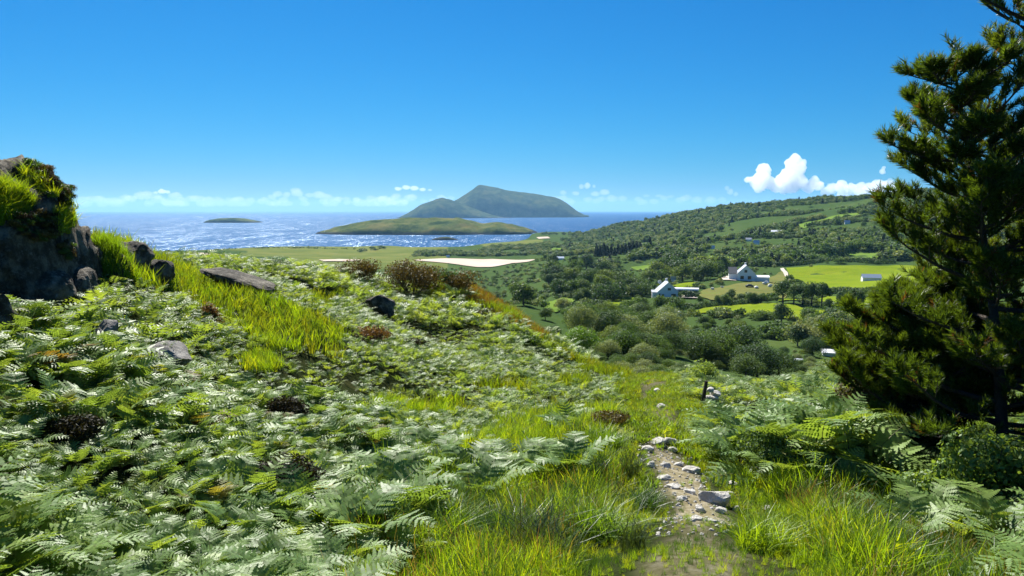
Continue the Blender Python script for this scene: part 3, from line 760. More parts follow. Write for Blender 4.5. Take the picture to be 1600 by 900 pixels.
for i in range(3):
    rg = np.random.default_rng(700 + i); V, Q = leaf_cloud(rg, 900, .020, (.30, .28, .16), 9, .5, fill=.4, elong=2.6); V[:, 2] += .12
    HEA.append(fast_mesh('heather_clump', V, Q, [M['heather'], M['gorse'], M['grass_green']][i]))
n = len(led); scatter('ledge_grass', led, rots(n, .25), rng.uniform(.6, 1.1, n), rng.integers(0, 3, n), GR_LONG, 'yellow green grass hanging on the outcrop ledges')
n = len(led2); scatter('ledge_heather', led2, rots(n, .3), rng.uniform(.25, .6, n), rng.integers(0, 3, n), HEA, 'dark heather growing on the rock outcrop')
# tall grass hump beside the outcrop
hp = hit([162], [425])[0]; pts = []; 
for _ in range(300):
    a = random.uniform(0, 6.28); q_ = math.sqrt(random.random()); x = hp[0] + math.cos(a) * .62 * q_; y = hp[1] + math.sin(a) * .5 * q_
    pts.append((x, y, float(ground(x, y)[0]) + .62 * (1 - q_ * q_) - .02))
mm = rock_mesh('turf_mound', 61, (.6, .5, .72), .12, 3, plain_mat('turf_soil', (.03,.03,.012), (.06,.06,.02), 4, .95))
o = empty('grass_hummock', (hp[0], hp[1], hp[2])); put('turf_mound', mm, o)
tag(o, 'rounded hummock of tall grass just right of the rock outcrop', 'hummock')
V, Q = [], []
rg = np.random.default_rng(5); base_ = 0; parts = []
for p_ in pts:
    v, q_ = blades_geo(rg, 16, .42, .1, .006, .6, 3); parts.append((v * rg.uniform(.6, 1.1) + np.array(p_) - hp, q_, 0))
gm = build('grass_blades', parts, [M['grass']]); put('grass_blades', gm, o)

def place_rock(name, px, py, w, seed, label, cat, hw=.55, dep=.7, mat=None, sink=.35, group=None, rzv=None, amp=.2):
    P = hit([px], [py])[0]; r = math.hypot(P[0], P[1]); wm = w * r / F
    me = rock_mesh(name, seed, (wm / 2, wm / 2 * dep, wm * hw / 2 / (1 - sink * .5)), amp, 3, mat)
    o = put(name, me, None, (P[0], P[1], P[2] + wm * hw / 2 * (1 - sink)), (0, 0, rzv if rzv is not None else random.uniform(-.5, .5)))
    return tag(o, label, cat, group)
s = hit([378], [455])[0]; rs_ = math.hypot(s[0], s[1])
slab = put('rock_slab', rock_mesh('rock_slab', 14, (1.38, .75, .36), .16, 4), None, (s[0], s[1], s[2] + .30), (R(-4), R(15), R(6)))
tag(slab, 'long flat grey rock slab tilting down to the right on the bank', 'rock')
b2 = hit([597], [500])[0]
o = put('boulder', rock_mesh('boulder', 23, (.78, .6, .48), .2, 4), None, (b2[0], b2[1], b2[2] + .65), (0, R(14), 0))
tag(o, 'dark grey boulder in the middle of the bracken slope', 'boulder')
for px, py, w, sd_, lb in ((255,585,78,31,'pale lichened rock breaking through the bracken near a heather patch'), (170,552,34,32,'narrow pale rock showing between ferns left of the lichened rock'), (4,528,36,33,'grey rock at the very left edge among the ferns'), (206,420,60,34,'dark rock under the grassy edge right of the outcrop'),(245,440,50,35,'small dark rock below the grassy edge'),(112,468,70,36,'dark rock at the right foot of the outcrop'),(60,475,80,37,'broad dark rock at the foot of the outcrop face')):
    P = hit([px], [py])[0]; r = math.hypot(P[0], P[1]); wm = w * r / F
    o = put('rock', rock_mesh('rock', sd_, (wm / 2, wm * .5, .26 if sd_ < 33 else .45), .2, 4, M['rock_grey'] if sd_ < 33 else M['rock']), None, (P[0], P[1], P[2] + (.36 if sd_ < 33 else .25)), (R(12), R(8), .2)); tag(o, lb, 'rock')
# stones on the path
ST = [(1116,786,44,'largest white boulder on the stony stretch of the path',.55),(1094,799,20,'white stone just left of the largest path boulder',.6),(1126,801,24,'flat white stone in front of the largest path boulder',.45),(1151,797,16,'small white stone right of the largest path boulder',.6),
 (1140,775,18,'pale stone behind the right side of the largest path boulder',.5),(1028,693,30,'flat pale slab at the left of the stone row across the path',.4),(1047,693,28,'pale slab in the middle of the stone row across the path',.5),(1012,705,24,'bright white stone at the left end of the stone row',.45),
 (1050,704,20,'low pale stone just below the stone row',.4),(1018,729,16,'rounded white stone on the left edge of the path',.7),(1040,729,22,'small pale stone in the path beside the rounded white one',.4),(1060,727,18,'flat brownish stone on the right of the path below the stone row',.35),
 (1080,738,32,'long flat white stone on the right edge of the path',.35),(1036,748,26,'half buried pale stone at the path centre',.3),(1052,762,30,'half buried brown stone left of the stony stretch',.3),(1078,770,28,'flat worn stone in the stony stretch',.3),(1066,780,20,'small brown stone in the stony stretch',.35),
 (1088,812,22,'low stone at the near end of the stony stretch',.35),(1112,815,18,'small flat stone nearest the camera on the path',.35),(1145,758,18,'pale stone in the grass right of the path',.5),(1028,612,14,'small pale stone on the far path',.5),(1020,622,12,'tiny pale stone on the left of the far path',.5),(1034,636,16,'flat pale stone in the far grass of the path',.4),(1200,795,20,'flat pale stone in the grass right of the path stones',.3)]
for i, (px, py, w, lb, hw) in enumerate(ST):
    place_rock('path_stone', px, py, w * (.95 if w < 40 else 1.1), 900 + i, lb, 'stone', hw * .95, .75, M['rock_pale'], .45, 'stones on the path')
gv = []
X, Y = jgrid(PATHW[:, 0].min() - 1, PATHW[:, 0].max() + 1, 6, 14, .06); Z = ground(X, Y)
k = (path_dist(X, Y) + .25 * fbm(X * 1.3, Y * 1.3, 3, 5) < .42) & (np.hypot(X, Y) > 6.8) & (np.hypot(X, Y) < 12.6) & (rng.uniform(size=X.size) < .3)
PB = [rock_mesh('pebble', 70 + i, (.035, .028, .02), .2, 1, M['rock_pale']) for i in range(3)]
scatter('path_gravel', np.stack([X, Y, Z + .006], 1)[k], rots(k.sum(), .3), rng.uniform(.3, 1.1, k.sum()), rng.integers(0, 3, k.sum()), PB, 'pale gravel and pebbles on the worn path')

# wooden post and stone pile by the path
P = hit([1098], [633])[0]
mb = MB(); mb.tube([(0, 0, -.2), (.03, 0, .3), (.08, .01, .62), (.085, .01, .63)], [.05, .05, .045, .03], 8)
o = mb.put('wooden_post', M['bark'], None, loc=tuple(P)); tag(o, 'short dark leaning wooden post right of the path', 'post')
for i, (px, py, w, lb) in enumerate(((1113,622,22,'large pale stone behind the wooden post'), (1118,615,18,'upper pale stone of the pile by the wooden post'), (1109,609,14,'topmost pale stone beside the wooden post'))):
    Q_ = hit([px], [633])[0]; r = math.hypot(Q_[0], Q_[1]); wm = w * r / F
    zt = EYE + float(ray(px, py)[1]) * r
    o = put('wall_stone', rock_mesh('wall_stone', 950 + i, (wm / 2, wm / 2, wm * .3), .2, 3, M['rock_pale']), None, (Q_[0], Q_[1], zt)); tag(o, lb, 'stone', 'stone pile by the post')

# ------------------------------------------------------------------ bushes, tussocks and heather of the foreground
def bush_mesh(seed, n, leaf, rad, lumps, mat, lr=.5, fill=.3, elong=2.0):
    rg = np.random.default_rng(seed); V, Q = leaf_cloud(rg, n, leaf, rad, lumps, lr, fill=fill, elong=elong); V[:, 2] += rad[2] * .7
    return fast_mesh('foliage', V, Q, mat)
def stems_mesh(seed, n, h, sp):
    mb = MB(); rg = random.Random(seed)
    for _ in range(n):
        a = rg.uniform(0, 6.28); l = rg.uniform(.6, 1)
        mb.tube([(0, 0, -.1), (math.cos(a) * sp * .4, math.sin(a) * sp * .4, h * .5 * l), (math.cos(a) * sp * l, math.sin(a) * sp * l, h * l)], [.02 * h, .013 * h, .004 * h], 4)
    return mb.mesh('stems', M['bark'])
def bush(name, px, py, wpx, hpx, seed, mat, label, cat, leaf=.035, n=2600, lumps=12, group=None, r=None):
    P = hit([px], [py])[0] if r is None else np.array(at(px, r)); rr = math.hypot(P[0], P[1]); w = wpx * rr / F; h = hpx * rr / F
    o = empty(name, tuple(P)); tag(o, label, cat, group)
    put('foliage', bush_mesh(seed, n, leaf, (w / 2, w / 2 * .8, h / 2), lumps, mat), o)
    put('stems', stems_mesh(seed, 9, h * .8, w * .35), o)
    return o
bush('heather_bush', 448, 790, 140, 85, 1, M['heather'], 'big dark heather bush among the ferns at lower left', 'bush', .022, 7000, 16)
bush('heather_bush', 955, 662, 80, 20, 2, M['gorse'], 'brownish heather bush left of the path edge', 'bush', .022, 2200)
bush('heather_bush', 445, 655, 70, 40, 3, M['heather'], 'low dark heather bush in the bracken above the big one', 'bush', .025, 3000)
bush('heather_bush', 120, 690, 80, 40, 4, M['heather'], 'low dark bush in the ferns at left', 'bush', .022, 3000)
bush('heather_bush', 640, 548, 60, 22, 5, M['heather'], 'dark low heather strip below the dark boulder', 'bush', .04, 2200)
bush('heather_bush', 1225, 742, 130, 80, 6, M['tree_b'], 'dark bush added for the shade of the hollow under the bracken mound', 'bush', .025, 6000, 14)  # dark foliage added to stand for the shade inside the hollow
bush('brown_shrub', 205, 560, 70, 26, 7, M['brown_fern'], 'reddish brown low shrub beside the lichened rock', 'shrub', .025, 2400)
bush('brown_shrub', 580, 532, 75, 26, 8, M['brown_fern'], 'brown heath patch in front of the dark boulder', 'shrub', .04, 2400)
bush('brown_shrub', 330, 515, 40, 45, 9, M['brown_fern'], 'upright brown shrub on the grassy bank', 'shrub', .03, 1800)
bush('gorse_bush', 645, 468, 115, 72, 10, M['gorse'], 'broadest dark brown gorse bush on the crest', 'bush', .055, 7000, 16)
bush('gorse_bush', 560, 443, 85, 46, 11, M['gorse'], 'brown gorse bush left of the broadest one on the crest', 'bush', .055, 4000)
bush('gorse_bush', 668, 452, 40, 42, 12, M['tree_a'], 'green bush leaning on the right side of the broadest gorse', 'bush', .055, 3000)
bush('gorse_bush', 700, 455, 32, 40, 13, M['tree_b'], 'small dark bush at the start of the orange crest', 'bush', .055, 2600)
bush('gorse_bush', 720, 462, 70, 46, 14, M['gorse'], 'brown gorse right of the broadest one where the orange grass starts', 'bush', .055, 2200)
bush('gorse_bush', 1100, 605, 50, 46, 15, M['bracken'], 'dark leafy bush behind the wooden post', 'bush', .03, 2600)
bush('gorse_bush', 430, 425, 60, 22, 16, M['tree_b'], 'dark low bush on the crest right of the rock slab', 'bush', .05, 2600)
bush('gorse_bush', 755, 500, 44, 22, 17, M['gorse'], 'brown low gorse on the slope below the orange grass', 'bush', .05, 2200)
bush('gorse_bush', 820, 540, 50, 22, 18, M['tree_a'], 'green low bush on the right edge of the slope', 'bush', .05, 2200)
bush('gorse_bush', 780, 470, 34, 24, 19, M['gorse'], 'small brown gorse in the orange grass', 'bush', .05, 1800)
bush('bramble_bush', 1350, 700, 110, 120, 20, M['gorse'], 'olive brown scrub in front of the pine on its left', 'bush', .03, 7000, 16)
bush('bramble_bush', 1440, 710, 120, 110, 21, M['heather'], 'dark scrub under the lower pine branches', 'bush', .03, 6000, 14)
bush('bramble_bush', 1545, 800, 150, 130, 22, M['bracken'], 'glossy dark leafed bramble at the right edge under the pine', 'bush', .035, 6000, 14)
bush('bramble_bush', 1440, 800, 90, 70, 23, M['bracken'], 'glossy bramble with pale leaf tips left of the dark one', 'bush', .03, 3500, 12)
bush('bramble_bush', 1265, 690, 90, 70, 24, M['gorse'], 'scrub at the right end of the bracken mound', 'bush', .03, 3500, 12)
for i, (px, py, sc_, lb) in enumerate(((840,880,1.25,'largest dark rush tussock at the bottom of the grass'), (800,880,.9,'rush tussock left of the largest one'), (880,890,.9,'rush tussock right of the largest one'), (905,700,.9,'dark rush tussock on the grassy bank above the path stones'), (935,755,.8,'rush tussock beside the left edge of the path'), (985,745,.8,'dark tussock overhanging the path from the left'), (655,800,.8,'rush tussock between grass and bracken at lower centre'), (990,860,.7,'thin upright rush tuft near the bottom of the path'), (1340,760,.9,'bright tussock in front of the pine scrub'), (1255,790,.6,'small tussock right of the stony path'))):
    P = hit([px], [py])[0]
    o = put('rush_tussock', RUSH[i % 2] if i != 8 else GR_LONG[0], None, tuple(P), (0, 0, i * 1.3), (sc_,) * 3); tag(o, lb, 'tussock', 'rush tussocks in the grass')
TUS = [tuft_mesh('tussock_blades', 360 + i, 420, .46, .24, .0055, M[('grass', 'grass', 'grass_green')[i]], 1.0, 4) for i in range(3)]
for i, (px, py, sc_, lb) in enumerate(((700,850,1.1,'rounded bright grass tussock left of the largest rush tussock'), (760,800,1.0,'bright grass tussock behind the largest rush tussock'), (640,830,.95,'grass tussock at the edge of the lower left bracken'), (930,840,1.0,'grass tussock between the largest rush tussock and the path'),
    (1235,775,.9,'grass tussock in front of the dark hollow of the bracken mound'), (1345,775,1.15,'big rounded bright tussock in front of the pine scrub'), (1290,830,.9,'low tussock in the grass right of the path'), (1190,860,.9,'tussock at the bottom right of the path'), (950,700,.9,'grass tussock on top of the bank left of the path'), (870,665,.95,'grass tussock at the upper end of the grassy bank'),
    (800,850,1.0,'green tussock beside the largest rush tussock'), (1000,800,.8,'dark green tussock leaning over the left edge of the stony path'), (600,780,.85,'grass tussock poking out of the bracken at lower centre'), (1420,800,1.0,'green tussock below the left pine scrub'))):
    P = hit([px], [py])[0]
    o = put('grass_tussock', TUS[2 if i > 9 else i % 2], None, tuple(P), (0, 0, i * 1.7), (sc_, sc_, sc_ * .95)); tag(o, lb, 'tussock', 'grass tussocks in the foreground')
# bracken plants scattered through the grass
for i, (px, py) in enumerate(((690,745),(725,760),(750,790),(660,715),(800,735),(850,760),(870,745),(640,770),(895,745),(610,800),(780,770),(560,860),(1460,830),(1500,860),(1560,870),(1420,850))):
    P = hit([px], [py])[0]
    o = empty('bracken_fern', tuple(P), i * 1.1, random.uniform(.6, .85))
    tag(o, 'bracken fern growing alone in the ' + ('bright grass left of the path' if px < 1000 else 'grass at lower right'), 'fern', 'ferns scattered in the grass ' + ('left' if px < 1000 else 'right'))
    for j in range(5): put('frond', FR[(i + j) % 6], o, (0, 0, 0), (random.gauss(0, .1), random.gauss(0, .1), j * 1.256 + random.uniform(-.3, .3)))

# ------------------------------------------------------------------ pine at the right
def pine(name, px, r, height, lens, label, seed, lean=(0, 0), side=None, shoots=1.0):
    rg = random.Random(seed); nrg = np.random.default_rng(seed)
    base = at(px, r); root = empty(name, tuple(base)); tag(root, label, 'pine tree')
    def trunk_pt(h): u = h / height; return Vector((lean[0] * u + .12 * math.sin(u * 5 + seed), lean[1] * u + .1 * math.sin(u * 4), h))
    mb = MB(); hs = np.linspace(-.2, height, 16); mb.tube([trunk_pt(h) for h in hs], [max(.02, .028 * height * (1 - h / height * .93)) * .55 for h in hs], 9)
    put('trunk', mb.mesh('trunk', M['bark'], True), root)
    S = []  # shoots: position, direction, size
    h = height * .1
    while h < height - .15:
        L0 = np.interp(h / height, [a for a, b in lens], [b for a, b in lens])
        nb = rg.randint(3, 5); a0 = rg.uniform(0, 6.28)
        for b_ in range(nb):
            a = a0 + 6.283 * b_ / nb + rg.uniform(-.4, .4); L = L0 * rg.uniform(.5, 1.06)
            d0 = Vector((math.cos(a), math.sin(a), rg.uniform(-.12, .3))).normalized()
            p = trunk_pt(h + rg.uniform(-.15, .15)); n = 9; pts = [p.copy()]; d = d0.copy()
            for k in range(n):
                d = (d + Vector((rg.uniform(-.13, .13), rg.uniform(-.13, .13), rg.uniform(-.06, .17)))).normalized(); p = p + d * (L / n); pts.append(p.copy())
            mb = MB(); mb.tube(pts, list(np.linspace(.017 * L + .008, .006, n + 1)), 6)
            for k in range(2, n + 1):
                for sgn in (-1, 1):
                    if rg.random() < .15: continue
                    dd = (pts[k] - pts[k - 1]).normalized(); sd_ = dd.cross(Vector((0, 0, 1))).normalized()
                    l2 = L * .34 * (1.15 - k / n * .75) * rg.uniform(.5, 1.2)
                    td = (sd_ * sgn * .8 + dd * .7 + Vector((0, 0, rg.uniform(-.1, .45)))).normalized()
                    tp = [pts[k].copy()]; q_ = pts[k].copy()
                    for z in range(4):
                        td = (td + Vector((rg.uniform(-.15, .15), rg.uniform(-.15, .15), rg.uniform(0, .22)))).normalized(); q_ = q_ + td * l2 / 4; tp.append(q_.copy())
                    mb.tube(tp, [.008, .007, .005, .004, .003], 4)
                    for z in range(1, 5):
                        for _ in range(2 if z < 4 else 3):
                            if rg.random() > shoots: continue
                            sdv = (td + Vector((rg.uniform(-.8, .8), rg.uniform(-.8, .8), rg.uniform(.1, .95)))).normalized()
                            S.append((tp[z], sdv, rg.uniform(.75, 1.25)))
            for _ in range(4): S.append((pts[-1], (d + Vector((rg.uniform(-.5, .5), rg.uniform(-.5, .5), rg.uniform(.2, .9)))).normalized(), 1.2))
            put('branch', mb.mesh('branch', M['bark']), root)
        h += height * rg.uniform(.033, .055)
    for k in range(10): S.append((trunk_pt(height - k * .05), Vector((rg.uniform(-.5, .5), rg.uniform(-.5, .5), 1)).normalized(), 1.2))
    P = np.array([s[0][:] for s in S]); D = np.array([s[1][:] for s in S]); Z = np.array([s[2] for s in S])
    def needles(P, D, Z, nn, mat, nm):
        n = len(P)
        u = np.tile(np.linspace(.1, 1, nn), n); A = nrg.uniform(0, 6.283, n * nn)
        Pn = np.repeat(P, nn, 0); Dn = np.repeat(D, nn, 0); Zn = np.repeat(Z, nn)
        a = unit(np.cross(Dn, nrg.normal(size=Dn.shape))); b_ = np.cross(Dn, a)
        out_ = a * np.cos(A)[:, None] + b_ * np.sin(A)[:, None]
        base_ = Pn + Dn * (u * .17 * Zn)[:, None]
        dr = unit(Dn * (.75 + .35 * u)[:, None] + out_ * .75); ln = .10 * Zn * nrg.uniform(.8, 1.15, n * nn)
        sd_ = unit(np.cross(dr, nrg.normal(size=dr.shape))) * .0058
        V = np.stack([base_ - sd_, base_ + sd_, base_ + dr * ln[:, None]], 1).reshape(-1, 3)
        put(nm, fast_mesh(nm, V, np.arange(len(V)).reshape(-1, 3), mat), root)
    dead = nrg.uniform(size=len(P)) < np.where(P[:, 2] < height * .5, .07, .015)
    needles(P[~dead], D[~dead], Z[~dead], 40, M['needle'], 'crown')
    needles(P[dead], D[dead], Z[dead] * .9, 26, M['needle_dead'], 'dead_needles')
    return len(P)
n1_ = pine('pine_tree', 1705, 13.0, 11.2, [(0, 2.6), (.13, 3.1), (.33, 2.6), (.48, 2.8), (.54, 2.7), (.66, 2.1), (.8, 1.6), (1, .4)], 'tall dark pine filling the right edge of the picture', 11, shoots=.85)
n2_ = pine('pine_tree', 1600, 11.8, 5.7, [(0, 1.7), (.15, 2.2), (.3, 1.9), (.5, 1.6), (.7, 1.25), (.9, .7), (1, .3)], 'smaller slender pine standing in front on the left of the tall one', 12, lean=(-.95, .2), shoots=.5)
n3_ = pine('pine_tree', 1450, 12.6, 2.5, [(0, 1.2), (.3, 1.7), (.6, 1.3), (1, .3)], 'low bushy young pine at the foot of the two taller ones', 13)
print('pine shoots', n1_, n2_, n3_)
#@@VALLEY
# ------------------------------------------------------------------ fields, beach and tracks draped on the valley floor
def drape(name, poly, mat, lift=.45, n=3, kind='structure'):
    W = hit([p_[0] for p_ in poly], [p_[1] for p_ in poly])
    bm = bmesh.new(); f = bm.faces.new([bm.verts.new(tuple(w)) for w in W])
    bmesh.ops.triangulate(bm, faces=bm.faces[:])
    for _ in range(n):
        bmesh.ops.subdivide_edges(bm, edges=[e for e in bm.edges if e.calc_length() > 4], cuts=1, use_grid_fill=False)
        bmesh.ops.triangulate(bm, faces=bm.faces[:])
    co = np.array([v.co[:] for v in bm.verts]); z = ground(co[:, 0], co[:, 1]) + lift
    for v, zz in zip(bm.verts, z): v.co.z = zz
    bmesh.ops.recalc_face_normals(bm, faces=bm.faces[:])
    if sum(f_.normal.z for f_ in bm.faces) < 0: bmesh.ops.reverse_faces(bm, faces=bm.faces[:])
    me = bpy.data.meshes.new(name); bm.to_mesh(me); bm.free(); me.materials.append(mat)
    return tag(put(name, me), kind=kind)
def field_mat(name, a, b_, c_, sc=.05):
    m, t, out = newmat(name)
    p = N(t, 'ShaderNodeBsdfPrincipled'); p.inputs['Roughness'].default_value = 1; p.inputs['Specular IOR Level'].default_value = 0
    g = ramp(t, noise_n(t, sc, 6, .7), [(.3, a), (.5, b_), (.7, c_)])
    t.links.new(mixc(t, mth(t, 'MULTIPLY', noise_n(t, sc * 14, 4, .7), .5), g, a), p.inputs['Base Color'])
    t.links.new(p.outputs[0], out.inputs[0]); return m
M['field'] = field_mat('pasture_grass', (.11,.165,.012), (.155,.205,.015), (.21,.235,.02))
M['field2'] = field_mat('meadow_grass', (.09,.16,.028), (.13,.20,.035), (.17,.22,.04))
M['tan'] = field_mat('dry_heath_lawn', (.09,.13,.035), (.16,.145,.05), (.13,.17,.04), .07)
M['sand'] = field_mat('beach_sand', (.44,.36,.29), (.52,.43,.35), (.58,.49,.41), .02)
M['gravel_road'] = field_mat('pale_gravel', (.42,.36,.30), (.5,.44,.37), (.55,.5,.43), .3)
FIELDS = {
 'field_upper': ([(1228,419),(1300,416),(1400,415),(1470,418),(1470,452),(1400,455),(1330,456),(1295,452),(1262,446),(1240,436)], 'field'),
 'field_lower': ([(1066,492),(1100,483),(1150,477),(1205,475),(1240,478),(1290,487),(1320,491),(1400,488),(1400,503),(1340,505),(1290,503),(1240,501),(1200,496),(1140,491)], 'field'),
 'field_strip': ([(1215,472),(1240,470),(1295,474),(1320,480),(1400,478),(1400,469),(1330,466),(1290,464),(1230,467)], 'field'),
 'field_small': ([(893,489),(915,480),(945,472),(975,466),(990,467),(992,479),(965,484),(930,488)], 'field'),
 'field_meadow': ([(985,418),(1040,408),(1100,401),(1145,402),(1150,410),(1100,414),(1040,420)], 'field2'),
 'field_pasture': ([(1215,404),(1290,396),(1390,392),(1390,405),(1290,408)], 'field2'),
 'field_clearing': ([(845,476),(880,465),(900,470),(885,482),(855,486)], 'field2'),
 'field_far': ([(842,392),(868,387),(890,390),(880,396),(850,398)], 'field2'),
 'field_hill': ([(1240,352),(1300,338),(1340,332),(1345,338),(1300,346),(1250,358)], 'field2'),
 'garden_lawn': ([(1050,447),(1082,440),(1090,443),(1080,449),(1058,452)], 'field'),
 'heath_lawn': ([(1085,462),(1105,452),(1140,447),(1190,441),(1215,428),(1226,421),(1232,440),(1232,456),(1225,468),(1180,470),(1110,470)], 'tan'),
}
for nm, (poly, mt) in FIELDS.items(): drape(nm, poly, M[mt], .45)
drape('beach', [(645,407),(672,405.5),(700,404.5),(770,405.5),(838,406),(826,409.5),(800,412),(768,418),(745,418),(700,412),(665,409)], M['sand'], .75)
drape('sand_strip', [(285,398),(305,395.5),(330,396.5),(355,399),(340,401),(300,401)], M['sand'], .6)
drape('sand_bar', [(498,406.5),(530,405.5),(565,406.5),(540,409),(505,409)], M['sand'], .75)
drape('sand_spit', [(838,371.5),(856,370.5),(860,373),(842,374)], M['sand'], 1.2)
drape('driveway', [(1127,436),(1140,431),(1146,432),(1152,438),(1150,440),(1130,439)], M['gravel_road'], .7)
drape('farm_track', [(1219,421),(1224,420),(1231,428),(1237,440),(1231,441),(1225,430)], M['gravel_road'], .7)
drape('house_track', [(1056,463),(1074,463),(1090,465),(1090,468),(1060,467)], M['gravel_road'], .7)
EXCL = [p_ for p_, m_ in FIELDS.values()]
EXCL.append([(500,403),(840,403),(830,412),(765,421),(500,413)])

# ------------------------------------------------------------------ valley trees
def tree_kind(seed, n, leaf, rad, lumps, mat, trunk_h, kind='broad'):
    rg = np.random.default_rng(seed)
    if kind == 'conifer':
        m_ = n; u = rg.uniform(size=m_) ** .7; zz = trunk_h * .12 + (1 - u) * 1.0
        a = rg.uniform(0, 6.283, m_); tier = .75 + .25 * np.cos(zz * 40)
        rr = rad[0] * u * tier * np.where(rg.uniform(size=m_) < .3, rg.uniform(.2, 1, m_), rg.uniform(.8, 1.05, m_)) * (1 + .18 * np.cos(a * 3 + seed))
        C = np.stack([np.cos(a) * rr, np.sin(a) * rr, zz], 1); U = unit(np.stack([np.cos(a), np.sin(a), rg.uniform(-.5, .3, m_)], 1) + rg.normal(size=(m_, 3)) * .3) * leaf * 1.8
        Wv = unit(np.cross(U, rg.normal(size=(m_, 3)))) * leaf * .5
        V, Q = quads_mesh('c', C, U, Wv, None)
    else:
        V, Q = leaf_cloud(rg, n, leaf, rad, lumps, .46, fill=.22, elong=1.4); V[:, 2] += trunk_h + rad[2] * .72
    crown = fast_mesh('crown', V, Q, mat)
    mb = MB(); rd = random.Random(seed); th = trunk_h + rad[2] * .6
    mb.tube([(0, 0, -.06), (rd.uniform(-.01, .01), 0, th * .5), (rd.uniform(-.02, .02), rd.uniform(-.02, .02), th)], [.032, .024, .012], 6)
    for k in range(5):
        a = rd.uniform(0, 6.28); h0 = th * rd.uniform(.45, .9)
        mb.tube([(0, 0, h0), (math.cos(a) * rad[0] * .35, math.sin(a) * rad[0] * .35, h0 + rad[2] * .3), (math.cos(a) * rad[0] * .65, math.sin(a) * rad[0] * .65, h0 + rad[2] * .6)], [.014, .009, .003], 4)
    return crown, mb.mesh('trunk', M['bark'])
# unit-height trees: crown half axes so that the whole is about 1 high
KIND = {}
for mt in ('tree_a', 'tree_b', 'tree_c', 'tree_d'):
    KIND[mt] = [tree_kind(hash_ + i * 13, 2600, .036, (.46, .44, .44), 13 + i, M[mt], .12) for i, hash_ in enumerate((11, 12, 13))]
    KIND[mt + '_hi'] = [tree_kind(hash_ + i * 17, 8500, .021, (.52, .50, .47), 18, M[mt], .06) for i, hash_ in enumerate((31, 32))]
    KIND[mt + '_wide'] = [tree_kind(hash_ + i * 19, 2800, .05, (.80, .75, .50), 16, M[mt], .0) for i, hash_ in enumerate((51, 52))]
KIND['tall'] = [tree_kind(71 + i, 2600, .030, (.30, .29, .36), 11, M['tree_b'], .27) for i in range(3)]
KIND['conifer'] = [tree_kind(81 + i, 1500, .045, (.24, .24, .5), 1, M['conifer'], .1, 'conifer') for i in range(2)]
def tree(kind, P, h, label, group=None, name='tree', wide=1.0, cat='tree'):
    cr_, tr_ = KIND[kind][random.randrange(len(KIND[kind]))]
    o = empty(name, tuple(P), random.uniform(0, 6.28), (h * wide, h * wide, h)); tag(o, label, cat, group)
    put('crown', cr_, o); put('trunk', tr_, o); return o
def tree_px(kind, px, py, hpx, label, group=None, name='tree', wide=1.0, cat='tree', r=None):
    P = hit([px], [py])[0] if r is None else np.array(at(px, r)); rr = math.hypot(P[0], P[1])
    return tree(kind, P - np.array([0, 0, .15]), hpx * rr / F, label, group, name, wide, cat)
tree_px('tree_d_hi', 906, 556, 56, 'bright green round tree at the foot of the bracken slope', r=86, wide=1.12)
tree_px('tree_c_hi', 1006, 572, 40, 'pale grey green rounded bush beyond the end of the path', name='round_bush', wide=1.25, cat='bush', r=82)
tree_px('tree_b_hi', 866, 548, 34, 'dark shrub left of the bright green tree', name='round_bush', cat='bush', r=100)
tree_px('tree_b', 818, 476, 46, 'round dark tree standing beyond the crest of the left slope', wide=1.2, r=200)
for i, (px, py, hp, lb) in enumerate(((1090,566,52,'leftmost tree of the big dark copse'),(1120,567,62,'second tree from the left in the big dark copse'),(1152,569,68,'tallest tree in the middle of the big dark copse'),(1188,570,62,'fourth tree from the left in the big dark copse'),(1222,570,48,'rightmost tree of the big dark copse'),(1105,572,40,'low front tree at the left of the big dark copse'),(1170,574,44,'low front tree in the middle of the big dark copse'))):
    tree_px('tree_b_hi' if i not in (1, 5) else 'tree_a_hi', px, py, hp, lb, 'trees of the big dark copse', wide=1.3, r=112 + (i % 3) * 5 - (8 if i > 4 else 0))
for i, (px, py, hp, lb) in enumerate(((1223,474,42,'leftmost slim tree of the row between the two bright fields'),(1240,475,36,'second slim tree of the row between the fields'),(1254,476,36,'third slim tree of the row between the fields'),(1268,477,40,'fourth slim tree of the row between the fields'),(1284,478,40,'rightmost slim tree of the row between the fields'),(1319,485,36,'lone slim tree right of the row between the fields'),(1336,485,38,'left one of the pair of slim trees near the pine'),(1345,485,36,'right one of the pair of slim trees near the pine'))):
    tree_px('tall', px, py, hp, lb, 'slim trees between the fields', wide=1.15 if i < 6 else .8)
tree_px('tree_b', 1221, 506, 38, 'dark round tree overlapping the lower bright field', wide=1.0)
tree_px('tree_b', 1296, 482, 18, 'low round bush beside the row of slim trees', name='round_bush', wide=1.2, cat='bush')
tree_px('tree_b_hi', 1269, 556, 34, 'dark round bush left of the white shed roof', name='round_bush', cat='bush', wide=1.1)
for i, (px, py, w_, k_) in enumerate(((868,463,27,'tree_b'),(880,488,28,'tree_c'),(852,500,26,'tree_b'),(858,446,20,'tree_b'))):
    tree_px(k_, px, py, w_, ['round dark tree just right of the one beyond the crest', 'greyish tree in the clearing below the round dark trees', 'dark low tree at the foot of the left slope edge', 'small dark tree behind the round dark one'][i], wide=1.1)

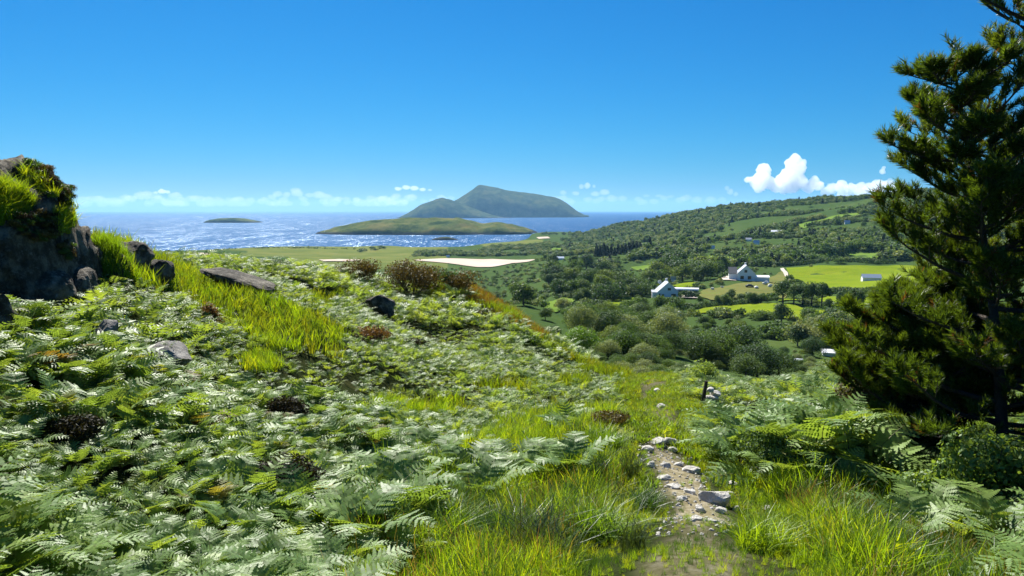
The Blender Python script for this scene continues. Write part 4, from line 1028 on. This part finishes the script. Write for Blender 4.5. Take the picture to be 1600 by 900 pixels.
# house sites (kept clear of trees)
SITES = [(1040,464,34,24),(1075,459,24,12),(1166,436,36,16),(1298,556,30,22),(1345,436,26,14),(1370,480,22,8),(1061,500,12,18)]
def blocked(px, py):
    b_ = np.zeros(np.shape(px), bool)
    for P in EXCL: b_ |= inpoly(px, py, P)
    for x, y, w, h in SITES: b_ |= (np.abs(px - x) < w) & (py > y - h * .3) & (py < y + h * 1.1)
    return b_
ZONES = [  # polygon, count, kinds, height px range, label, group
 ([(930,560),(1060,560),(1060,520),(1000,500),(900,515),(880,520)], 26, ('tree_a_hi','tree_c_hi','tree_a_hi','tree_b_hi'), (26, 46), 'tree in the wooded dip left of the big dark copse', 'trees of the wooded dip'),
 ([(880,515),(1060,512),(1060,488),(990,484),(890,494)], 26, ('tree_a','tree_b','tree_c','tree_a'), (18, 32), 'tree in the belt between the small bright field and the wooded dip', 'trees of the middle belt'),
 ([(1230,560),(1390,555),(1390,512),(1250,508),(1230,515)], 30, ('tree_a','tree_b','tree_c','tree_c'), (20, 34), 'tree in the belt below the lower bright field', 'trees below the lower field'),
 ([(1065,520),(1240,515),(1230,500),(1150,494),(1070,498)], 16, ('tree_a','tree_b','tree_a_wide'), (9, 16), 'tree behind the big dark copse along the lower field', 'trees behind the copse'),
 ([(860,465),(900,450),(990,448),(1015,468),(985,466),(930,474),(900,480)], 26, ('tree_b','tree_a','tree_b_wide'), (16, 30), 'tree in the wood left of the white gabled house', 'trees left of the white house'),
 ([(930,448),(1020,440),(1050,420),(1130,420),(1150,430),(1100,446),(1050,440),(1000,446)], 34, ('tree_a','tree_b','tall','tree_a_wide'), (16, 32), 'tree in the wood behind the white gabled house', 'trees behind the white house'),
 ([(840,450),(930,448),(960,425),(930,415),(860,420)], 28, ('tree_b','tall','tree_a'), (12, 26), 'tree at the far left end of the valley', 'trees at the left end of the valley'),
 ([(1090,474),(1140,470),(1200,470),(1200,474),(1110,478)], 10, ('tree_b','tree_a'), (10, 18), 'shrubby tree on the hedge below the slate roofed house', 'trees on the lower hedge'),
]
def rand_in(poly):
    xs = [p_[0] for p_ in poly]; ys = [p_[1] for p_ in poly]
    while True:
        x = random.uniform(min(xs), max(xs)); y = random.uniform(min(ys), max(ys))
        if inpoly(np.array([x]), np.array([y]), poly)[0] and not blocked(np.array([x]), np.array([y]))[0]: return x, y
for poly, cnt, kinds, hr, lb, grp in ZONES:
    for _ in range(cnt):
        x, y = rand_in(poly)
        kk = random.choice(kinds); ad = {'tree_a': 'mid green', 'tree_b': 'dark green', 'tree_c': 'greyish'}.get(kk[:6], 'slim dark')
        tree_px(kk, x, y, random.uniform(*hr) * 1.25, ad + ' ' + lb, ad + ' ' + grp, wide=random.uniform(.95, 1.35))
for i, px in enumerate(np.linspace(932, 1000, 13)):
    tree_px('conifer', px, 401 - i * .5 + random.uniform(-1, 1), random.uniform(12, 20), 'dark conifer of the shelter belt below the left end of the ridge', 'dark conifers of the shelter belt', name='conifer_tree', wide=1.3)
tree_px('conifer', 1015, 390, 20, 'single dark conifer right of the shelter belt', name='conifer_tree')

# hedges
def hedge(px0, py0, px1, py1, hpx, mat, label, name='hedge', wid=.9):
    A, B = hit([px0, px1], [py0, py1]); r = math.hypot(*(A[:2] + B[:2]) / 2); h = hpx * r / F; L = np.linalg.norm(B[:2] - A[:2])
    n = int(min(9000, 150 * L / h)) + 300; t_ = rng.uniform(size=n); a = rng.uniform(-.25, math.pi + .25, n); q_ = rng.uniform(.75, 1.05, n)
    d = (B - A) / L; sd_ = np.array([-d[1], d[0], 0])
    X = A[0] + (B[0] - A[0]) * t_; Y = A[1] + (B[1] - A[1]) * t_
    hh = h * (1 + .3 * fbm(t_ * L / h * .8, t_ * 0, 3, int(px0)))
    C = np.stack([X, Y, ground(X, Y)], 1) + sd_ * (np.cos(a) * h * wid * q_)[:, None] + np.array([0, 0, 1.]) * (np.sin(a) * hh * q_)[:, None]
    nr_ = unit(sd_ * np.cos(a)[:, None] + np.array([0, 0, 1.]) * np.sin(a)[:, None] + rng.normal(size=(n, 3)) * .5)
    U = unit(np.cross(nr_, rng.normal(size=(n, 3)))); Wv = np.cross(nr_, U); sz = h * .16 * rng.uniform(.6, 1.4, n)[:, None]
    V, Q = quads_mesh('h', C - U * sz * .7, U * sz * 1.6, Wv * sz * .6, None)
    o = np.array([(A[0] + B[0]) / 2, (A[1] + B[1]) / 2, A[2]])
    ob = empty(name, tuple(o)); tag(ob, label, 'hedge'); put('foliage', fast_mesh('foliage', V - o, Q, mat), ob); return ob
hedge(1152,414,1222,406,12,M['tree_a'],'long thick hedge behind the slate roofed house')
hedge(1222,406,1284,398,13,M['tree_a'],'thick hedge above the upper bright field')
hedge(1284,402,1318,397,15,M['tree_b'],'tallest block of hedge above the upper bright field')
hedge(1205,416,1400,411,6,M['tree_b'],'low dark hedge along the top of the upper bright field')
hedge(1062,484,1115,479,9,M['tree_b'],'dark hedge at the left end of the lower bright field')
hedge(1115,479,1182,474,8,M['tree_b'],'dark hedge along the top of the lower bright field')
hedge(1195,471,1290,466,4,M['tree_b'],'thin dark hedge behind the row of slim trees')
hedge(1290,488,1352,488,4,M['tree_b'],'thin dark hedge at the foot of the slim trees')
hedge(1060,466,1092,466,10,M['tree_b'],'clipped dark hedge in front of the curved white roof')
hedge(1290,459,1400,460,8,M['tree_b'],'dark hedge along the foot of the upper bright field')
hedge(1100,424,1140,426,9,M['tree_a'],'hedge left of the slate roofed house')

# far woods, scrub and shrubs of the hillside and shore (nobody could count these)
WL = []
for i in range(8):
    rg = np.random.default_rng(1200 + i); V, Q = leaf_cloud(rg, 420, .10, (.55, .55, .46), 8, .5, fill=.15, elong=1.3); V[:, 2] += .38
    WL.append(fast_mesh('far_tree', V, Q, M[('tree_a', 'tree_b', 'tree_a', 'tree_c', 'tree_a', 'tree_b', 'tree_c', 'tree_a')[i]]))
WL.append(KIND['conifer'][0][0])
def wood(name, X, Y, lo, hi, label, kinds=9):
    Z = ground(X, Y); n = len(X)
    s3 = rng.uniform(lo, hi, n)[:, None] * np.stack([rng.uniform(.9, 1.5, n), rng.uniform(.9, 1.5, n), rng.uniform(.7, 1.1, n)], 1)
    rt = np.stack([np.zeros(n), np.zeros(n), rng.uniform(0, 6.28, n)], 1)
    scatter(name, np.stack([X, Y, Z - .2], 1), rt, s3, rng.integers(0, kinds, n), WL, label)
def polar(n, r0, r1, p0, p1):
    r = np.exp(rng.uniform(math.log(r0), math.log(r1), n)); px = rng.uniform(p0, p1, n)
    a = np.arctan2((px - 800) / F, CP); return np.sin(a) * r, np.cos(a) * r
X, Y = polar(26000, 560, 1750, 830, 1620); Z = ground(X, Y); px, py = proj(X, Y, Z); r = np.hypot(X, Y)
dn = 1.35 * fbm(X / 80, Y / 80, 4, 91) + .5 * np.abs(fbm(X / 150 + 3, Y / 110, 3, 95)) + .25 * sstep(900, 1300, r) - .05
k = (Z > 2.5) & ~blocked(px, py) & (rng.uniform(size=X.size) < sstep(-.15, .40, dn) * .8)
k &= ~((py > 384) & (px < 850))
wood('hillside_wood', X[k], Y[k], 4, 9, 'woods and scrub covering the far hillside and ridge'); print('hill wood', k.sum())
# shrubs covering the valley floor
X, Y = polar(14000, 170, 900, 640, 1500); Z = ground(X, Y); px, py = proj(X, Y, Z); r = np.hypot(X, Y)
k = ~blocked(px, py) & (fbm(X / 22, Y / 22, 3, 61) > -.05) & (rng.uniform(size=X.size) < .36)
wood('valley_scrub', X[k], Y[k], 1.2, 4.2, 'low scrub and bushes over the valley floor', 8)
X, Y = polar(900, 48, 170, 880, 1480); Z = ground(X, Y); px, py = proj(X, Y, Z); n = len(X)
k = ~blocked(px, py) & (fbm(X / 14, Y / 14, 3, 61) > -.1) & (np.hypot(X, Y) > 40 + 20 * (px < 960))
X, Y, Z = X[k], Y[k], Z[k]; n = len(X)
NB = [KIND[q_][j][0] for q_ in ('tree_a_hi', 'tree_c_hi', 'tree_b_hi') for j in (0, 1)]
scatter('near_scrub', np.stack([X, Y, Z - .25], 1), np.stack([np.zeros(n), np.zeros(n), rng.uniform(0, 6.28, n)], 1), rng.uniform(1.1, 2.4, n)[:, None] * np.array([1.15, 1.15, .95]), rng.integers(0, 6, n), NB, 'leafy scrub filling the dip below the end of the path')
# shore scrub band
X, Y = polar(5000, 930, 1330, 560, 860); Z = ground(X, Y); px, py = proj(X, Y, Z)
k = (Z > 1.2) & ((px > 610 + (r.mean() * 0)) | (rng.uniform(size=X.size) < .15)) & ~inpoly(px, py, [(745,375),(850,372),(845,383),(760,386)]) & (fbm(X / 60, Y / 60, 3, 66) > -.25)
wood('shore_scrub', X[k], Y[k], 2.5, 6, 'dark scrub along the shore behind the beach', 8)
X, Y = polar(1500, 1130, 1260, 180, 560); Z = ground(X, Y)
k = (Z > .8) & (fbm(X / 50, Y / 50, 3, 67) > -.1)
wood('dune_scrub', X[k], Y[k], 1.2, 2.6, 'low scrub on the dune edge by the sea', 8)

# ------------------------------------------------------------------ houses
M['white_wall'] = plain_mat('white_render', (.70,.70,.68), (.82,.82,.80), .8, .8)
M['slate'] = plain_mat('dark_slate', (.035,.04,.05), (.07,.075,.085), 2.5, .55)
M['grey_roof'] = plain_mat('pale_grey_roof', (.42,.42,.44), (.55,.55,.57), 1.5, .3, spec=.6)
M['white_roof'] = plain_mat('white_metal_roof', (.78,.78,.78), (.86,.86,.86), .5, .35, spec=.6)
M['glass'] = plain_mat('window_glass', (.02,.025,.03), (.03,.035,.04), 1, .08, spec=.6)
M['blue_roof'] = plain_mat('blue_grey_roof', (.22,.28,.36), (.30,.36,.44), 1, .4)
M['dark_door'] = plain_mat('dark_door', (.05,.05,.055), (.08,.08,.08), 2, .5)
M['green_wall'] = plain_mat('dark_green_cladding', (.015,.03,.018), (.025,.045,.025), 1.5, .7)
M['pale_blue'] = plain_mat('pale_blue_paint', (.38,.45,.55), (.5,.56,.65), 1.2, .6)
def gable_house(name, loc, rz, w, l, eave, ridge, label, wall='white_wall', roof='slate', wins=(), chim=True, over=.25, th=.16):
    """gable end faces local -Y; ridge runs along Y"""
    o = empty(name, loc, rz); tag(o, label, 'house')
    a = w / 2
    put('wall', fast_mesh('wall', [(-a,0,-1.5),(a,0,-1.5),(a,0,eave),(0,0,ridge),(-a,0,eave),(-a,l,-1.5),(a,l,-1.5),(a,l,eave),(0,l,ridge),(-a,l,eave)],
        [(0,1,2,3,4),(9,8,7,6,5),(1,6,7,2),(5,0,4,9)], M[wall]), o)
    rf = empty('roof'); rf.parent = o
    sl = (ridge - eave) / a
    for s_ in (-1, 1):
        mb = MB(); x0, x1 = .0, a + over; V = []
        for y in (-over, l + over):
            V += [(s_ * x0, y, ridge + .02), (s_ * x1, y, ridge + .02 - sl * x1), (s_ * x1, y, ridge + .02 + th - sl * x1), (s_ * x0, y, ridge + .02 + th)]
        mb.add(V, [(0,1,2,3),(7,6,5,4),(0,4,5,1),(1,5,6,2),(2,6,7,3)]); mb.put('roof_slope', M[roof], rf)
    if chim:
        c_ = MB().box(-.45, .45, l * .78, l * .78 + .8, ridge - .6, ridge + 1.1).put('chimney', M[wall], rf)
    for (x, z, ww, hh, door) in wins:
        wn = MB().box(x - ww / 2 - .08, x + ww / 2 + .08, -.05, .03, z - hh / 2 - .08, z + hh / 2 + .08).put('door' if door else 'window', M['white_wall'], o)
        MB().box(x - ww / 2, x + ww / 2, -.075, -.02, z - hh / 2, z + hh / 2).put('pane', M['dark_door'] if door else M['glass'], wn)
    return o
def shed_roofed(o, x0, x1, y0, y1, z, rise, wall, roof, nm='extension'):
    w = MB().box(x0, x1, y0, y1, -1.5, z).put(nm, M[wall], o)
    MB().add([(x0-.2,y0-.2,z+.01),(x1+.2,y0-.2,z+.01),(x1+.2,y1+.2,z+rise),(x0-.2,y1+.2,z+rise),(x0-.2,y0-.2,z+.2),(x1+.2,y0-.2,z+.2),(x1+.2,y1+.2,z+rise+.2),(x0-.2,y1+.2,z+rise+.2)],
        [(0,3,2,1),(4,5,6,7),(0,1,5,4),(1,2,6,5),(2,3,7,6),(3,0,4,7)]).put('extension_roof', M[roof], w)
def site(px, py, lift=0): 
    P = hit([px], [py])[0]; return (P[0], P[1], P[2] + lift), math.hypot(P[0], P[1])
L, r = site(1044, 466); k = r / F
face = lambda L: math.atan2(-L[0], L[1])          # gable towards the camera
h1 = gable_house('gabled_house', L, face(L) + .10, 33 * k, 40 * k, 9 * k, 24 * k, 'white gabled house with pale grey roof in the valley centre', roof='grey_roof',
    wins=((1.5 * k, 14 * k, 5 * k, 4 * k, False), (8 * k, 4.5 * k, 7 * k, 4.5 * k, False), (-8 * k, 4.0 * k, 4 * k, 4 * k, False), (-13 * k, 3.5 * k, 2.5 * k, 7 * k, True)))
shed_roofed(h1, -24 * k, -16.8 * k, 4 * k, 20 * k, 8 * k, 2 * k, 'white_wall', 'grey_roof')
L, r = site(1166, 439); k = r / F
h2 = gable_house('gabled_house', L, face(L) + .08, 26 * k, 30 * k, 11 * k, 23 * k, 'white house with dark slate wing beside the upper bright field', roof='grey_roof',
    wins=((-1 * k, 14.5 * k, 4 * k, 4 * k, False), (4.5 * k, 5 * k, 5 * k, 5 * k, False), (-6 * k, 5 * k, 5 * k, 5 * k, False)))
sub = shed_roofed(h2, -25 * k, -13.4 * k, 4 * k, 16 * k, 10 * k, 9 * k, 'white_wall', 'slate', 'wing')
shed_roofed(h2, 13.4 * k, 33 * k, 2 * k, 12 * k, 5.5 * k, 2 * k, 'white_wall', 'white_roof')
# curved white roof
L, r = site(1073, 459); k = r / F
o = empty('curved_roof_barn', L, face(L)); tag(o, 'low barn with a curved white roof right of the white gabled house', 'barn')
MB().box(-19 * k, 17 * k, 0, 10 * k, -1, 5.5 * k).put('wall', M['green_wall'], o)
V, Fq = [], []
for i in range(13):
    a = math.pi * i / 12; y = 5 * k - math.cos(a) * 6 * k; z = 5.5 * k + math.sin(a) * 3.4 * k
    V += [(-20 * k, y, z), (18 * k, y, z)]
for i in range(12): Fq.append((2 * i, 2 * i + 1, 2 * i + 3, 2 * i + 2))
Fq.append(tuple(range(0, 26, 2))); Fq.append(tuple(range(25, 0, -2)))
put('roof', fast_mesh('roof', V, Fq, M['white_roof']), o)
# cottage with white roof
L, r = site(1298, 556); k = r / F
c3 = gable_house('white_shed', L, face(L) + R(90) + .12, 18 * k, 21 * k, 5 * k, 8.2 * k, 'small building with a glaring white roof below the lower bright field', roof='white_roof', chim=False, wins=((0, 2.5 * k, 3 * k, 3 * k, False),))
c3.location.x += 10 * k
c3['category'] = 'shed'
# dish, post, far houses
L, r = site(1033, 462); k = r / F
o = empty('satellite_dish', (L[0], L[1] + 4, L[2]), face(L)); tag(o, 'white round dish on a mast behind the white gabled house', 'dish')
MB().tube([(0, 0, 0), (0, 0, 19 * k), (0, -.2, 20 * k)], [.12, .1, .08], 6).put('mast', M['dark_door'], o)
V = [(0, .5, 20.5 * k)]; Fq = []
for j, (q_, dy) in enumerate(((.5, .4), (.85, .2), (1, 0))):
    for i in range(16): a = 6.2832 * i / 16; V.append((math.cos(a) * 3 * k * q_, dy - .45, 20.5 * k + math.sin(a) * 3 * k * q_))
for i in range(16): Fq.append((0, 1 + i, 1 + (i + 1) % 16))
for j in range(2):
    for i in range(16): Fq.append((1 + 16 * j + i, 1 + 16 * (j + 1) + i, 1 + 16 * (j + 1) + (i + 1) % 16, 1 + 16 * j + (i + 1) % 16))
put('dish_bowl', fast_mesh('dish_bowl', V, Fq, M['white_roof']), o)
L, r = site(1061, 503); k = r / F
o = empty('tall_tank', L, face(L)); tag(o, 'narrow pale blue upright tank standing among dark trees below the white house', 'tank')
MB().tube([(0, 0, -.5), (0, 0, 15 * k)], [3 * k, 3 * k], 14).put('body', M['pale_blue'], o); MB().tube([(0, 0, 15 * k), (0, 0, 16.5 * k), (0, 0, 17 * k)], [3.2 * k, 2 * k, .4 * k], 14).put('cap', M['white_roof'], o)
FAR = [(1213,365,14,5,'white_roof','long white farmhouse high on the hillside'),(1205,367,5,3.5,'white_roof','small white outbuilding left of the hillside farmhouse'),(1170,377,8,5,'grey_roof','grey roofed house left below the hillside farmhouse'),(1182,383,8,7,'grey_roof','pale grey house directly below the hillside farmhouse'),
 (1113,389,7,5,'grey_roof','small grey house far left on the hillside'),(871,406,20,5,'blue_roof','low building with a blue grey roof beyond the beach'),(1302,349,6,5,'grey_roof','leftmost of the three distant houses near the ridge'),(1314,349,8,6,'white_roof','middle one of the three distant houses near the ridge'),(1324,350,7,5,'grey_roof','rightmost of the three distant houses near the ridge'),
 (1011,436,8,8,'grey_roof','pale house peeping from the trees left behind the white gabled house'),(1052,440,7,8,'grey_roof','small pale house just behind the white gabled house'),(1362,440,24,10,'blue_roof','blue grey roofed building behind the pine branches'),(700,402,5,3,'white_roof','tiny white hut by the beach'),(1248,566,8,4,'white_roof','tiny white hut near the right end of the dark copse')]
for px, py, w, h, rf, lb in FAR:
    L, r = site(px, py); k = r / F
    gable_house('far_house', L, face(L) + R(90) + random.uniform(-.25, .25), w * .55 * k, w * k, h * .55 * k, h * k, lb, roof=rf, chim=False,
        wins=((0, h * .25 * k, w * .2 * k, h * .25 * k, False),)).location.x += w * .5 * k
# parked vehicles
M['car_red'] = plain_mat('faded_pink_paint', (.45,.28,.30), (.5,.33,.34), 1, .35, spec=.5)
M['tyre'] = plain_mat('tyre_rubber', (.02,.02,.02), (.03,.03,.03), 4, .8)
def car(px, py, wpx, mat, label, rz=0.0):
    L, r = site(px, py, .5); ln = wpx * r / F; o = empty('parked_car', L, face(L) + rz); tag(o, label, 'car')
    s_ = ln / 4.2
    prof_ = [(-2.1,.35),(-2.1,.85),(-1.2,1.0),(-.7,1.5),(.9,1.5),(1.5,1.0),(2.1,.9),(2.1,.35)]
    V = [(x * s_, y * s_, z * s_) for y in (-.85, .85) for x, z in prof_]
    Fq = [tuple(range(8))[::-1], tuple(range(8, 16))] + [(i, (i + 1) % 8, 8 + (i + 1) % 8, 8 + i) for i in range(8)]
    b_ = put('body', fast_mesh('body', V, Fq, mat), o)
    MB().box(-.75 * s_, .95 * s_, -.87 * s_, -.84 * s_, 1.02 * s_, 1.4 * s_).put('window', M['glass'], o)
    for x in (-1.3, 1.3):
        for y in (-.86, .86): MB().tube([(x * s_, (y - .1) * s_, .34 * s_), (x * s_, (y + .1) * s_, .34 * s_)], [.34 * s_, .34 * s_], 12).put('wheel', M['tyre'], o)
car(1077, 466, 11, M['car_red'], 'pale pink car parked beside the curved white roof', .5)
car(1171, 450, 12, M['slate'], 'dark car parked on the heath below the slate winged house', .1)
car(1366, 482, 12, M['white_wall'], 'white vehicle parked on the track behind the pine', .3)
for i, (px, py, w) in enumerate(((1182,452,7),(1196,446,10),(1203,450,8),(1128,451,5),(1113,454,6))):
    place_rock('field_boulder', px, py, w, 1300 + i, ['pale boulder right of the dark car on the heath', 'largest pale boulder on the heath', 'pale boulder right of the largest one on the heath', 'small pale boulder left of the dark car', 'pale boulder at the left end of the heath'][i], 'boulder', .6, .8, M['rock_pale'], .2, 'boulders on the heath').location.z += .5

# ------------------------------------------------------------------ clouds beyond the haze
def cloud_mat(dens):
    m, t, out = newmat('cloud_vapour')
    v = N(t, 'ShaderNodeVolumePrincipled'); v.inputs['Color'].default_value = (1, 1, 1, 1); v.inputs['Density'].default_value = dens; v.inputs['Anisotropy'].default_value = .45
    t.links.new(v.outputs[0], out.inputs['Volume']); return m
def cloud(name, blobs, r, label, thick, seed, sub=3, flat=1.0):
    """blobs: photograph x, y and radius of each billow; merged into one closed body of vapour"""
    bm = bmesh.new(); rg = random.Random(seed); rmin = min(b_[2] for b_ in blobs) * r / F
    for (px, py, rp) in blobs:
        az, s = ray(px, py); rr_ = r + rg.uniform(-.008, .008) * r
        c_ = Vector((math.sin(az) * rr_, math.cos(az) * rr_, EYE + float(s) * rr_))
        ret = bmesh.ops.create_icosphere(bm, subdivisions=sub, radius=rp * r / F, matrix=Matrix.Translation(c_))
        vs = ret['verts']; C = np.array([v.co[:] for v in vs]); sc_ = 1 / (rp * r / F); Dn = (C - np.array(c_)) * sc_
        dsp = .22 * n3(Dn + seed, 1.7, seed) + .22 * n3(Dn + seed, 4, seed + 2) + .12 * n3(Dn, 9, seed + 4)
        C2 = np.array(c_) + Dn * (1 + dsp)[:, None] / sc_ * np.array([1, 1, flat])
        for v, q_ in zip(vs, C2): v.co = q_
        seed += 1
    me = bpy.data.meshes.new(name); bm.to_mesh(me); bm.free()
    o = put(name, me); md = o.modifiers.new('merge', 'REMESH'); md.mode = 'VOXEL'; md.voxel_size = max(35, rmin * .16)
    bpy.context.view_layer.update()
    me2 = bpy.data.meshes.new_from_object(o.evaluated_get(bpy.context.evaluated_depsgraph_get()))
    o.modifiers.clear(); o.data = me2; me2.name = name
    me2.materials.clear(); me2.materials.append(cloud_mat(.0028 * thick))
    return tag(o, label, 'cloud')
R_C = 34000
cloud('cumulus_cloud', [(1243,248,8),(1237,258,10),(1249,262,10),(1230,274,11),(1245,276,12),(1222,282,11),(1212,292,9),(1236,290,13),(1252,284,9),(1260,292,8),(1256,253,4),(1194,266,10),(1190,278,11),(1178,284,8),(1168,281,5),(1186,292,10),(1202,286,10),(1224,296,8),(1272,286,9),(1280,291,7),(1265,297,6)], R_C, 'bright white towering cumulus cloud above the ridge', 1.3, 5)
cloud('cumulus_cloud', [(1300,294,8),(1315,291,9),(1330,296,9),(1345,292,7),(1358,294,8),(1372,290,10),(1388,292,10),(1290,300,7),(1318,302,9),(1345,303,9),(1370,302,9),(1405,296,9),(1390,303,8)], R_C, 'low white cloud bank reaching from the cumulus towards the pine', 1.1, 40)
cloud('cumulus_cloud', [(1379,268,4),(1381,262,3)], R_C, 'tiny white cloud scrap at the left of the pine crown', 1.2, 44, 3)
cloud('cloud_wisp', [(622,295,6),(634,293,7),(648,294,7),(660,296,6),(672,297,4)], R_C, 'small white cloud left above the island peak', .5, 60, 3, .5)
cloud('cloud_wisp', [(243,301,4),(253,299,6),(262,300,4)], R_C, 'small white cloud over the sea at left', .7, 70, 3, .6)
cloud('cloud_wisp', [(908,292,4),(918,290,5),(928,291,3)], R_C, 'small cloud right of the island', .4, 75, 3)
cloud('cloud_wisp', [(1136,294,4),(1141,300,5),(1150,303,4)], R_C, 'small faint cloud left of the cumulus', .3, 78, 3)
cloud('cloud_wisp', [(1010,306,6),(1030,306,7),(1048,307,6)], R_C, 'thin cloud streak over the sea right of the island', .12, 81, 3, .4)
cloud('cloud_wisp', [(930,303,7),(945,300,8),(900,302,6),(880,301,6)], R_C, 'thin cloud right behind the island shoulder', .2, 84, 3, .6)
bl = []; rg_ = random.Random(3)
for px in range(125, 640, 9):
    hgt = 9 + 9 * (0.5 + .5 * math.sin(px * .031)) * rg_.uniform(.3, 1.1)
    bl.append((px + rg_.uniform(-5, 5), 322 - hgt * rg_.uniform(.5, 1.3), rg_.uniform(6, 10)))
    if rg_.random() < .5: bl.append((px, 318, 8))
cloud('cloud_bank', bl, R_C * 1.1, 'pale bank of low clouds along the sea horizon at left', .16, 90, 3, .6)
bl = [(px + rg_.uniform(-8, 8), 316 - 8 * rg_.random(), rg_.uniform(6, 10)) for px in range(560, 1130, 16)]
cloud('cloud_bank', bl, R_C * 1.12, 'faint low cloud bank along the horizon behind the islands', .12, 190, 3, .6)

# ------------------------------------------------------------------ haze
m, t, out = newmat('sea_haze')
pv = N(t, 'ShaderNodeVolumePrincipled'); pv.inputs['Color'].default_value = (.34,.67,1.0,1); pv.inputs['Density'].default_value = 4e-5
pv.inputs['Anisotropy'].default_value = .2
t.links.new(pv.outputs[0], out.inputs['Volume'])
hz = MB().box(-26500, 26500, -26500, 26500, -9, 330).put('haze', m)
tag(hz, kind='stuff')
